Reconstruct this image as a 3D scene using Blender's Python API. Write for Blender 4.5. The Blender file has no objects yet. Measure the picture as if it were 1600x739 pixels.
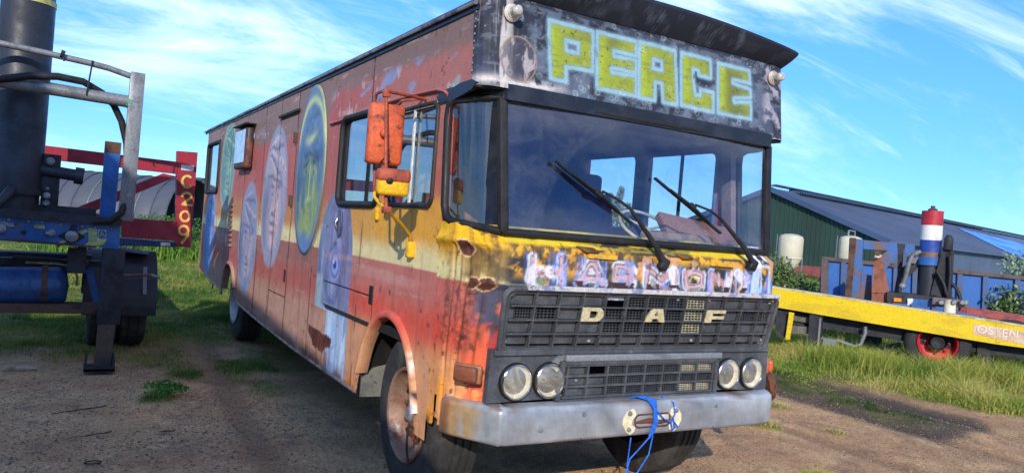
import bpy, bmesh, math, random
import numpy as np
from mathutils import Vector, Matrix
random.seed(7); RNG = np.random.default_rng(11)
SC = bpy.context.scene; COL = SC.collection
R = math.radians; PI = math.pi

# ------------------------------------------------------------------ camera
CP = np.array([-3.021, -3.513, 1.710]); YAW, PIT, ROL, FPX = -0.52938, -0.00733, 0.07958, 1177.21
cy_, sy_ = math.cos(YAW), math.sin(YAW)
_f = np.array([-sy_, cy_, 0]); _r = np.array([cy_, sy_, 0]); _u = np.array([0, 0, 1.0])
FWD = _f*math.cos(PIT) + _u*math.sin(PIT); UPV = _u*math.cos(PIT) - _f*math.sin(PIT); RGT = _r
cr_, sr_ = math.cos(ROL), math.sin(ROL)
CAMX = RGT*cr_ + UPV*sr_; CAMY = UPV*cr_ - RGT*sr_
cam = bpy.data.objects.new('camera', bpy.data.cameras.new('camera')); COL.objects.link(cam)
M = Matrix(((CAMX[0], CAMY[0], -FWD[0], CP[0]), (CAMX[1], CAMY[1], -FWD[1], CP[1]), (CAMX[2], CAMY[2], -FWD[2], CP[2]), (0, 0, 0, 1)))
cam.matrix_world = M
cam.data.sensor_width = 36; cam.data.lens = 36*FPX/1600; cam.data.clip_start = .05; cam.data.clip_end = 4000
SC.camera = cam
# survey helpers: where the sight line through a spot of the photograph meets a real plane
def ray(u, v):
    a, b = u-800, v-369.5
    x, y = cr_*a + sr_*b, -sr_*a + cr_*b
    return RGT*x - UPV*y + FWD*FPX
def atx(u, v, X): d = ray(u, v); return CP + d*(X-CP[0])/d[0]
def aty(u, v, Y): d = ray(u, v); return CP + d*(Y-CP[1])/d[1]
def atz(u, v, Z=0.0): d = ray(u, v); return CP + d*(Z-CP[2])/d[2]
def atp(u, v, O, n): d = ray(u, v); n = np.array(n, float); return CP + d*((np.array(O)-CP)@n)/(d@n)
def atd(u, v, D): d = ray(u, v); return CP + d*D/FPX

# ------------------------------------------------------------------ light
SUNK = (1.15, 1.85); EL = math.atan(1/math.hypot(*SUNK)); AZ = math.atan2(-SUNK[0], -SUNK[1])   # direction the sun stands in
w = bpy.data.worlds.new("World"); SC.world = w; w.use_nodes = True
nt = w.node_tree; nt.nodes.clear()
def N(t, typ, **k):
    n = t.nodes.new(typ)
    for a, b in k.items(): setattr(n, a, b)
    return n
out = N(nt, 'ShaderNodeOutputWorld'); bg = N(nt, 'ShaderNodeBackground'); sky = N(nt, 'ShaderNodeTexSky')
sky.sky_type = 'NISHITA'; sky.sun_disc = False; sky.sun_elevation = EL; sky.sun_rotation = AZ % (2*PI)
sky.air_density = .75; sky.dust_density = .1; sky.ozone_density = 3.0
bg.inputs['Strength'].default_value = .15
tc = N(nt, 'ShaderNodeTexCoord'); sep = N(nt, 'ShaderNodeSeparateXYZ'); nt.links.new(tc.outputs['Generated'], sep.inputs[0])
def math_(t, op, a, b=None, clamp=False):
    n = N(t, 'ShaderNodeMath', operation=op, use_clamp=clamp)
    for i, v in enumerate((a, b)):
        if v is None: continue
        if isinstance(v, (int, float)): n.inputs[i].default_value = v
        else: t.links.new(v, n.inputs[i])
    return n.outputs[0]
zz = math_(nt, 'ADD', math_(nt, 'MAXIMUM', sep.outputs['Z'], 0), .26)
cx = math_(nt, 'DIVIDE', sep.outputs['X'], zz); cyy = math_(nt, 'DIVIDE', sep.outputs['Y'], zz)
comb = N(nt, 'ShaderNodeCombineXYZ'); nt.links.new(cx, comb.inputs[0]); nt.links.new(cyy, comb.inputs[1])
def cloud(scale, rot, sx, sy, loc, lo, hi, det=7, dist=.6, rough=.62):
    mp = N(nt, 'ShaderNodeMapping'); nt.links.new(comb.outputs[0], mp.inputs[0])
    mp.inputs['Rotation'].default_value = (0, 0, R(rot)); mp.inputs['Scale'].default_value = (sx, sy, 1); mp.inputs['Location'].default_value = loc
    nz = N(nt, 'ShaderNodeTexNoise'); nz.inputs['Scale'].default_value = scale; nz.inputs['Detail'].default_value = det
    nz.inputs['Roughness'].default_value = rough; nz.inputs['Distortion'].default_value = dist
    nt.links.new(mp.outputs[0], nz.inputs['Vector'])
    mr = N(nt, 'ShaderNodeMapRange'); mr.interpolation_type = 'SMOOTHSTEP'; mr.inputs['From Min'].default_value = lo; mr.inputs['From Max'].default_value = hi
    nt.links.new(nz.outputs['Fac'], mr.inputs['Value']); return mr.outputs[0]
CL1 = cloud(1.5, 20, .5, 1.2, (3.1, .4, 0), .44, .80)
CL2 = cloud(3.6, 12, .4, 1.4, (1.3, 7.7, 0), .52, .86)
cm = math_(nt, 'MAXIMUM', math_(nt, 'MULTIPLY', CL1, .95), math_(nt, 'MULTIPLY', CL2, .6))
cm = math_(nt, 'MULTIPLY', cm, math_(nt, 'MULTIPLY', math_(nt, 'MAXIMUM', sep.outputs['Z'], 0), 5.0, True))
def rng0(v, a, b, lo, hi):
    m = N(nt, 'ShaderNodeMapRange'); m.interpolation_type = 'SMOOTHSTEP'
    for k, x in (('From Min', a), ('From Max', b), ('To Min', lo), ('To Max', hi)): m.inputs[k].default_value = x
    nt.links.new(v, m.inputs['Value']); return m.outputs[0]
hs = N(nt, 'ShaderNodeHueSaturation'); hs.inputs['Saturation'].default_value = 1.12; nt.links.new(rng0(math_(nt, 'MAXIMUM', sep.outputs['Z'], 0), 0, .35, .62, 1.12), hs.inputs['Value'])
nt.links.new(sky.outputs[0], hs.inputs['Color'])
mx = N(nt, 'ShaderNodeMix', data_type='RGBA'); nt.links.new(cm, mx.inputs['Factor'])
tint = N(nt, 'ShaderNodeMix', data_type='RGBA', blend_type='MULTIPLY'); tint.inputs['Factor'].default_value = 1; nt.links.new(hs.outputs[0], tint.inputs['A']); tint.inputs['B'].default_value = (.55, .82, 1.10, 1)
nt.links.new(tint.outputs['Result'], mx.inputs['A']); mx.inputs['B'].default_value = (6.0, 6.9, 7.6, 1)
nt.links.new(mx.outputs['Result'], bg.inputs['Color']); nt.links.new(bg.outputs[0], out.inputs['Surface'])
sl = bpy.data.lights.new('sun', 'SUN'); sl.energy = 2.65; sl.angle = R(.5); sl.color = (1, .93, .82)
so = bpy.data.objects.new('sun', sl); COL.objects.link(so)
so.rotation_euler = Vector((SUNK[0], SUNK[1], -1)).to_track_quat('-Z', 'Y').to_euler(); so.location = (-20, -28, 30)
SC.view_settings.view_transform = 'Standard'; SC.view_settings.look = 'None'; SC.view_settings.exposure = .72; SC.view_settings.gamma = 1
SC.cycles.max_bounces = 8; SC.cycles.transparent_max_bounces = 16

# ------------------------------------------------------------------ helpers
def lin(c):
    c = np.array(c, float)/255; return np.where(c <= .04045, c/12.92, ((c+.055)/1.055)**2.4)
def L4(c): return tuple(float(x) for x in lin(c)) + (1,)
TAB = RNG.random((16, 256, 256))
def vn(x, y, s=0):
    x = np.asarray(x, float); y = np.asarray(y, float); t = TAB[s % 16]
    xi = np.floor(x).astype(int); yi = np.floor(y).astype(int); fx = x-xi; fy = y-yi
    fx = fx*fx*(3-2*fx); fy = fy*fy*(3-2*fy)
    a = t[xi % 256, yi % 256]; b = t[(xi+1) % 256, yi % 256]; c = t[xi % 256, (yi+1) % 256]; d = t[(xi+1) % 256, (yi+1) % 256]
    return (a*(1-fx)+b*fx)*(1-fy) + (c*(1-fx)+d*fx)*fy
def fbm(x, y, s=0, o=4):
    v = 0; a = 1; n = 0
    for i in range(o):
        v = v + a*vn(x*2**i+17.3*i, y*2**i+5.1*i, s+i); n += a; a *= .55
    return v/n
def sm(a, b, x):
    t = np.clip((x-a)/(b-a), 0, 1); return t*t*(3-2*t)
class Paint:                                   # paint laid on a skin: base colour per vertex
    def __init__(s, n, c): s.c = np.tile(lin(c), (n, 1))
    def over(s, c, m):
        c = np.asarray(c, float)
        if c.ndim == 1: c = lin(c)
        m = np.clip(m, 0, 1)[:, None]; s.c = s.c*(1-m) + c*m
def inpoly(P, x, y):
    r = np.zeros(x.shape, bool); n = len(P)
    for i in range(n):
        x1, y1 = P[i]; x2, y2 = P[(i+1) % n]
        if y1 == y2: continue
        r ^= ((y1 > y) != (y2 > y)) & (x < (x2-x1)*(y-y1)/(y2-y1)+x1)
    return r
def dseg(P, x, y, closed=True):
    d = np.full(x.shape, 1e9); n = len(P)
    for i in range(n if closed else n-1):
        x1, y1 = P[i]; x2, y2 = P[(i+1) % n]; L = (x2-x1)**2+(y2-y1)**2+1e-12
        t = np.clip(((x-x1)*(x2-x1)+(y-y1)*(y2-y1))/L, 0, 1)
        d = np.minimum(d, np.hypot(x-x1-t*(x2-x1), y-y1-t*(y2-y1)))
    return d

def empty(name, loc, label, cat, group=None, rz=0):
    o = bpy.data.objects.new(name, None); COL.objects.link(o); o.location = loc; o.rotation_euler = (0, 0, rz); o.empty_display_size = .2
    o['label'] = label; o['category'] = cat
    if group: o['group'] = group
    return o
def attach(o, parent):                         # keep world placement: the thing's empty is only moved or turned about z
    if parent is None: return
    o.parent = parent
    bpy.context.view_layer.update() if False else None
    o.matrix_parent_inverse = WM(parent).inverted()
def WM(o):
    m = o.matrix_basis.copy()
    if o.parent: m = WM(o.parent) @ o.matrix_parent_inverse @ m
    return m
def link(name, me, parent=None, label=None, cat=None, group=None, kind=None):
    o = bpy.data.objects.new(name, me); COL.objects.link(o); attach(o, parent)
    if label: o['label'] = label
    if cat: o['category'] = cat
    if group: o['group'] = group
    if kind: o['kind'] = kind
    return o
def npmesh(name, V, F, m, smooth=False, col=None):
    V = np.asarray(V, np.float32); F = np.asarray(F, np.int32); k = F.shape[1]
    me = bpy.data.meshes.new(name); me.vertices.add(len(V)); me.vertices.foreach_set('co', V.ravel())
    me.loops.add(F.size); me.loops.foreach_set('vertex_index', F.ravel()); me.polygons.add(len(F))
    me.polygons.foreach_set('loop_start', np.arange(0, F.size, k, dtype=np.int32)); me.polygons.foreach_set('loop_total', np.full(len(F), k, np.int32))
    if smooth: me.polygons.foreach_set('use_smooth', np.ones(len(F), bool))
    if col is not None:
        at = me.color_attributes.new('Col', 'FLOAT_COLOR', 'POINT')
        at.data.foreach_set('color', np.concatenate([col, np.ones((len(V), 1))], 1).astype(np.float32).ravel())
    me.materials.append(m); me.update(calc_edges=True); return me

class MB:
    def __init__(s): s.bm = bmesh.new()
    def box(s, c, d, rot=None, bev=0):
        m = Matrix.Translation(Vector(c)) @ (rot.to_4x4() if rot else Matrix()) @ Matrix.Diagonal((d[0], d[1], d[2], 1))
        r = bmesh.ops.create_cube(s.bm, size=1, matrix=m)
        if bev:
            es = list({e for v in r['verts'] for e in v.link_edges})
            bmesh.ops.bevel(s.bm, geom=es, offset=bev, segments=2, affect='EDGES', profile=.5)
        return s
    def beam(s, a, b, wd, h, up=(0, 0, 1), bev=0):     # bar from a to b: wd sideways, h along up
        a, b = Vector(a), Vector(b); x = (b-a); L = x.length; x.normalize(); u = Vector(up); yv = u.cross(x)
        if yv.length < 1e-4: yv = Vector((0, 1, 0)).cross(x)
        yv.normalize(); zv = x.cross(yv)
        s.box((a+b)/2, (L, wd, h), Matrix((x, yv, zv)).transposed(), bev); return s
    def tube(s, pts, r, n=8, caps=True):
        pts = [Vector(p) for p in pts]; rs = r if isinstance(r, (list, tuple)) else [r]*len(pts); rings = []; ref = None
        for i, p in enumerate(pts):
            t = (pts[min(i+1, len(pts)-1)]-pts[max(i-1, 0)]).normalized()
            if ref is None:
                ref = Vector((0, 0, 1)) if abs(t.z) < .9 else Vector((1, 0, 0))
            a = t.cross(ref)
            if a.length < 1e-4: a = t.cross(Vector((.3, 1, .2)))
            a.normalize(); b = a.cross(t); b.normalize(); ref = b
            rings.append([s.bm.verts.new(p+(a*math.cos(2*PI*k/n)+b*math.sin(2*PI*k/n))*rs[i]) for k in range(n)])
        for q in range(len(rings)-1):
            for k in range(n): s.bm.faces.new((rings[q][k], rings[q][(k+1) % n], rings[q+1][(k+1) % n], rings[q+1][k]))
        if caps: s.bm.faces.new(rings[0][::-1]); s.bm.faces.new(rings[-1])
        return s
    def lathe(s, prof, c, axis=(0, 0, 1), n=24):         # prof: (radius, along axis)
        ax = Vector(axis).normalized(); a = ax.orthogonal().normalized(); b = ax.cross(a); c = Vector(c); rings = []
        for r_, h in prof:
            if r_ < 1e-5: rings.append([s.bm.verts.new(c+ax*h)])
            else: rings.append([s.bm.verts.new(c+ax*h+(a*math.cos(2*PI*k/n)+b*math.sin(2*PI*k/n))*r_) for k in range(n)])
        for q in range(len(rings)-1):
            A, B = rings[q], rings[q+1]
            for k in range(n):
                f = [A[k % len(A)], A[(k+1) % n % len(A)], B[(k+1) % n % len(B)], B[k % len(B)]]; g = []
                for v in f:
                    if v not in g: g.append(v)
                if len(g) > 2: s.bm.faces.new(g)
        return s
    def prism(s, P, d):                                  # polygon of 3D points pushed along d
        d = Vector(d); A = [s.bm.verts.new(Vector(p)) for p in P]; B = [s.bm.verts.new(Vector(p)+d) for p in P]; n = len(P)
        s.bm.faces.new(A[::-1]); s.bm.faces.new(B)
        for i in range(n): s.bm.faces.new((A[i], A[(i+1) % n], B[(i+1) % n], B[i]))
        return s
    def quad(s, P): s.bm.faces.new([s.bm.verts.new(Vector(p)) for p in P]); return s
    def mesh(s, name, m, smooth=0):
        bmesh.ops.recalc_face_normals(s.bm, faces=s.bm.faces[:])
        if smooth:
            for f in s.bm.faces: f.smooth = True
            for e in s.bm.edges:
                if len(e.link_faces) == 2 and e.calc_face_angle(0) > R(smooth): e.smooth = False
        me = bpy.data.meshes.new(name); s.bm.to_mesh(me); s.bm.free(); me.materials.append(m); return me
    def build(s, name, m, parent=None, smooth=0, **k): return link(name, s.mesh(name, m, smooth), parent, **k)
def again(o, loc=None, parent=None, dloc=None):          # a copy that shares its mesh
    c = o.copy(); COL.objects.link(c)
    if dloc is not None: c.location = Vector(c.location)+Vector(dloc)
    if parent is not None: c.parent = parent
    return c

# ------------------------------------------------------------------ materials
def newmat(name):
    m = bpy.data.materials.new(name); m.use_nodes = True; return m, m.node_tree, m.node_tree.nodes['Principled BSDF']
def noise(t, scale, detail=5, rough=.6, dist=0, stretch=None, co='Object'):
    c = N(t, 'ShaderNodeTexCoord'); v = c.outputs[co]
    if stretch:
        mp = N(t, 'ShaderNodeMapping'); mp.inputs['Scale'].default_value = stretch; t.links.new(v, mp.inputs[0]); v = mp.outputs[0]
    n = N(t, 'ShaderNodeTexNoise'); n.inputs['Scale'].default_value = scale; n.inputs['Detail'].default_value = detail
    n.inputs['Roughness'].default_value = rough; n.inputs['Distortion'].default_value = dist; t.links.new(v, n.inputs['Vector']); return n.outputs['Fac']
def rng(t, v, a, b, lo=0, hi=1):
    m = N(t, 'ShaderNodeMapRange'); m.interpolation_type = 'SMOOTHSTEP'
    for k, x in (('From Min', a), ('From Max', b), ('To Min', lo), ('To Max', hi)): m.inputs[k].default_value = x
    t.links.new(v, m.inputs['Value']); return m.outputs[0]
def mixn(t, f, a, b, mode='MIX'):
    m = N(t, 'ShaderNodeMix', data_type='RGBA', blend_type=mode)
    for k, v in (('Factor', f), ('A', a), ('B', b)):
        if isinstance(v, (int, float, tuple)): m.inputs[k].default_value = v
        else: t.links.new(v, m.inputs[k])
    return m.outputs['Result']
def bump(t, p, h, strength=.3, dist=.01):
    b = N(t, 'ShaderNodeBump'); b.inputs['Strength'].default_value = strength; b.inputs['Distance'].default_value = dist
    t.links.new(h, b.inputs['Height']); t.links.new(b.outputs[0], p.inputs['Normal'])
def worn(name, c1, c2=None, c3=None, rough=.6, metal=0, scale=6, amt=(.45, .65), amt3=(.6, .68), scale3=9, stretch=None, bstr=.25, bscale=60, spec=.4, var=.22):
    m, t, p = newmat(name)
    c2 = c2 or tuple(max(0, x*.75) for x in c1)
    f = noise(t, scale, 6, .62, .4, stretch); c = mixn(t, rng(t, f, *amt), L4(c1), L4(c2))
    if c3: c = mixn(t, rng(t, noise(t, scale3, 8, .7, .3, stretch), *amt3), c, L4(c3))
    g = noise(t, bscale, 4, .65); vv = N(t, 'ShaderNodeHueSaturation'); t.links.new(c, vv.inputs['Color']); t.links.new(rng(t, g, .25, .75, 1-var, 1+var), vv.inputs['Value'])
    t.links.new(vv.outputs[0], p.inputs['Base Color']); t.links.new(rng(t, f, .3, .7, max(.05, rough-.12), min(1, rough+.12)), p.inputs['Roughness'])
    p.inputs['Metallic'].default_value = metal; p.inputs['Specular IOR Level'].default_value = spec
    if bstr: bump(t, p, g, bstr, .004)
    return m
def painted(name, rough=.6, bstr=.35, spec=.35, var=.12, fine=90):
    m, t, p = newmat(name); a = N(t, 'ShaderNodeAttribute', attribute_name='Col')
    g = noise(t, fine, 4, .7); g2 = noise(t, 14, 6, .65); h = N(t, 'ShaderNodeHueSaturation'); t.links.new(a.outputs['Color'], h.inputs['Color'])
    t.links.new(math_(t, 'MULTIPLY', rng(t, g, .25, .75, 1-var, 1+var), rng(t, g2, .25, .75, .9, 1.1)), h.inputs['Value']); t.links.new(h.outputs[0], p.inputs['Base Color'])
    t.links.new(rng(t, g2, .3, .7, rough-.13, rough+.15), p.inputs['Roughness']); p.inputs['Specular IOR Level'].default_value = spec
    bump(t, p, math_(t, 'ADD', math_(t, 'MULTIPLY', g, .5), g2), bstr, .006); return m
def glass(name, tint=(190, 205, 225), refl=.10, dirt=.07, dcol=(150, 150, 150), gcol=(255, 255, 255)):
    m, t, p = newmat(name); t.nodes.remove(p); o = t.nodes['Material Output']
    tr = N(t, 'ShaderNodeBsdfTransparent'); tr.inputs[0].default_value = L4(tint); gl = N(t, 'ShaderNodeBsdfGlossy'); gl.inputs['Roughness'].default_value = .02; gl.inputs[0].default_value = L4(gcol)
    fr = N(t, 'ShaderNodeLayerWeight'); fr.inputs['Blend'].default_value = .5
    mx1 = N(t, 'ShaderNodeMixShader'); t.links.new(math_(t, 'ADD', math_(t, 'MULTIPLY', math_(t, 'POWER', fr.outputs['Facing'], 4.0), .9), refl, True), mx1.inputs[0]); t.links.new(tr.outputs[0], mx1.inputs[1]); t.links.new(gl.outputs[0], mx1.inputs[2])
    df = N(t, 'ShaderNodeBsdfDiffuse'); df.inputs[0].default_value = L4(dcol); mx2 = N(t, 'ShaderNodeMixShader')
    d = rng(t, noise(t, 5, 7, .7, 1.0), .35, .75, dirt*.25, dirt*2.0); t.links.new(d, mx2.inputs[0]); t.links.new(mx1.outputs[0], mx2.inputs[1]); t.links.new(df.outputs[0], mx2.inputs[2])
    t.links.new(mx2.outputs[0], o.inputs['Surface']); return m
def leafmat(name, rough=.5, tr=.35):
    m, t, p = newmat(name); a = N(t, 'ShaderNodeAttribute', attribute_name='Col'); t.links.new(a.outputs['Color'], p.inputs['Base Color'])
    p.inputs['Roughness'].default_value = rough; p.inputs['Specular IOR Level'].default_value = .3
    td = N(t, 'ShaderNodeBsdfTranslucent'); t.links.new(a.outputs['Color'], td.inputs[0]); mx_ = N(t, 'ShaderNodeMixShader'); mx_.inputs[0].default_value = tr
    t.links.new(p.outputs[0], mx_.inputs[1]); t.links.new(td.outputs[0], mx_.inputs[2]); t.links.new(mx_.outputs[0], t.nodes['Material Output'].inputs['Surface']); return m

SKIN = painted('bus_paint'); MURAL = painted('mural_paint', .6, .3)
SIGNP = painted('sign_paint', .62, .25, .25, .1)
BLACK = worn('black_rubber', (26, 26, 28), (38, 38, 40), rough=.6, scale=8, bstr=.15)
BLKPNT = worn('black_paint', (24, 26, 34), (38, 42, 54), (96, 104, 120), rough=.4, scale=5, amt3=(.68, .8), scale3=14, spec=.5)
DARK = worn('dark_underside', (20, 19, 18), (34, 30, 27), rough=.9, scale=5)
GRILLE = worn('grille_plastic', (66, 68, 72), (82, 84, 88), (120, 116, 110), rough=.5, scale=7, amt3=(.62, .76), scale3=11, spec=.45)
MESHM = worn('mesh_plastic', (50, 52, 56), (66, 67, 70), rough=.5); MESHW = worn('dusty_mesh', (160, 152, 128), (110, 105, 92), rough=.7, scale=30)
BADGE = worn('badge_cream', (196, 184, 146), (176, 160, 118), (110, 96, 72), rough=.45, scale=20, amt3=(.66, .75))
ALU = worn('weathered_aluminium', (138, 140, 143), (112, 115, 120), (168, 168, 166), rough=.5, metal=.35, scale=4, stretch=(1, 3, 3), amt3=(.58, .75), bstr=.12)
BUMPERM = worn('bumper_steel', (148, 153, 158), (120, 126, 133), (178, 180, 180), rough=.45, metal=.45, scale=3.2, amt3=(.56, .76), bstr=.12, spec=.5)
RUST = worn('rust', (104, 60, 42), (70, 42, 34), (140, 88, 56), rough=.9, scale=14, bstr=.6)
CHROME = worn('chrome', (190, 190, 188), (150, 148, 145), rough=.2, metal=1, scale=10, bstr=.05)
RIMM = worn('rusty_rim', (140, 112, 96), (118, 72, 52), (190, 180, 168), rough=.6, metal=.15, scale=6, amt=(.4, .6), amt3=(.55, .72), scale3=5)
TYRE = worn('tyre_rubber', (44, 43, 43), (70, 67, 63), (92, 86, 78), rough=.85, scale=5, amt3=(.58, .75), scale3=8, bstr=.5, bscale=40)
GLASS = glass('window_glass', (248, 250, 252), .12, .04); WSGLASS = glass('windscreen_glass', (246, 249, 252), .12, .035, (150, 150, 155), (188, 204, 228))
# ================================================================== THE BUS
W = 1.192
bus = empty('camper_bus', (0, 4.9, 0), 'old camper bus painted with faces, black PEACE sign box and rusty orange front', 'bus')

def side_bottom(y): return np.interp(y, [0, 3.4, 5, 6.3, 7.2, 8.4, 9.2, 9.9], [.467, .468, .505, .55, .575, .625, .70, .80])
def face_paint(P, y, z, c, r, pal, seed, soft=.03):      # a painted head in an oval: hair, skin, brows, eyes, nose, mouth
    u = (y-c[0])/r[0]; v = (z-c[1])/r[1]; u = -u; d = np.hypot(u, v); w1 = fbm(u*2.2+3, v*2.8, seed+1, 3)-.5; w2 = fbm(u*2.2, v*2.8+9, seed+6, 3)-.5; wob = .05*(fbm(u*3, v*5, seed)-.5)
    ins = 1-sm(1-soft, 1+soft, d+wob)
    P.over(pal['rim'], ins*.9); P.over(pal['back'], ins*(1-sm(.84, .95, d+wob))*.85); u = u*1.05+.22*w1; v = v*1.0+.18*w2
    st = fbm(u*9+v*3, v*3-u*2, seed+3, 4); st2 = fbm(u*4, v*14, seed+5, 4); br = .35*(st-.5)
    core = 1-sm(.86, .9, d); G = lambda a, s1, b_, s2: np.exp(-((u-a)/s1)**2-((v-b_)/s2)**2)
    P.over(pal['hair'], core*sm(.42, .58, st)*.5); P.over(pal['dark'], core*sm(.2, .55, -u-.1)*sm(.5, -.2, v)*.55)
    fc = 1-sm(.86, 1.0, np.hypot((u-.08)/.60, (v+.16)/.62)+br); fc *= core
    P.over(pal['skin'], fc*.95); P.over(pal['shade'], fc*sm(.02, -.42, u+br*.5)*.75); P.over(pal['shade'], fc*sm(.52, .66, st2)*.35); P.over(pal['light'], fc*sm(.56, .68, fbm(u*5, v*7, seed+8))*.5)
    hb = core*sm(.20, .27, v+.10*u+br*.3); P.over(pal['hair'], hb*.9)
    for k in range(5): P.over(pal['dark' if k % 2 else 'light'], hb*np.exp(-((v-.34-.11*k+.55*(u+.1)*(1-.35*k)+.06*(st-.5))/.028)**2)*.8)
    P.over(pal['dark'], core*np.exp(-((v-.21+.10*u)/.03)**2)*(np.abs(u-.05) < .58)*.8)
    for e in (-.22, .33):
        P.over(pal['dark'], core*G(e, .17, .11, .035)*.95); P.over(pal['light'], core*G(e, .14, .0, .045)*.8); P.over(pal['dark'], core*G(e+.02, .09, .0, .04)); P.over(pal['shade'], core*G(e, .2, -.08, .03)*.6)
    P.over(pal['dark'], core*np.exp(-((u-.02+.06*v)/.035)**2)*sm(-.28, -.2, v)*sm(.1, .04, v)*.7); P.over(pal['light'], core*np.exp(-((u-.09)/.05)**2)*sm(-.3, -.22, v)*sm(.1, .0, v)*.9)
    P.over(pal['dark'], core*G(.06, .15, -.29, .028)*.9); P.over(pal['dark'], core*G(.06, .24, -.42, .026)*.95); P.over(pal['light'], core*G(.06, .17, -.475, .026)*.7); P.over(pal['dark'], core*G(.06, .17, -.53, .022)*.7); P.over(pal['shade'], core*G(-.35, .12, -.3, .22)*.8); P.over(pal['light'], core*G(.42, .09, -.14, .10)*.8); P.over(pal['light'], core*G(.07, .12, -.62, .05)*.7)
    P.over(pal['back'], core*sm(-.70, -.8, v+.1*(st-.5))*.9)
def pal(rim, back, hair, skin, shade, light, dark): return dict(rim=rim, back=back, hair=hair, skin=skin, shade=shade, light=light, dark=dark)
PAL_TEAL = pal((150, 176, 150), (112, 158, 160), (96, 140, 132), (132, 168, 150), (92, 136, 140), (170, 196, 170), (84, 122, 128))
PAL_BLUE = pal((120, 152, 205), (98, 138, 200), (84, 122, 188), (124, 158, 208), (86, 122, 186), (160, 184, 220), (52, 84, 150))
PAL_LAV = pal((150, 152, 174), (140, 148, 176), (172, 164, 180), (188, 164, 172), (136, 138, 166), (212, 194, 194), (92, 98, 134))
PAL_LOW = pal((140, 150, 180), (128, 144, 182), (140, 146, 174), (166, 160, 180), (122, 136, 172), (192, 178, 200), (80, 94, 152))
PAL_PLQ = pal((130, 150, 130), (104, 134, 160), (70, 100, 140), (112, 138, 116), (78, 110, 138), (170, 188, 128), (44, 64, 104))

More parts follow.
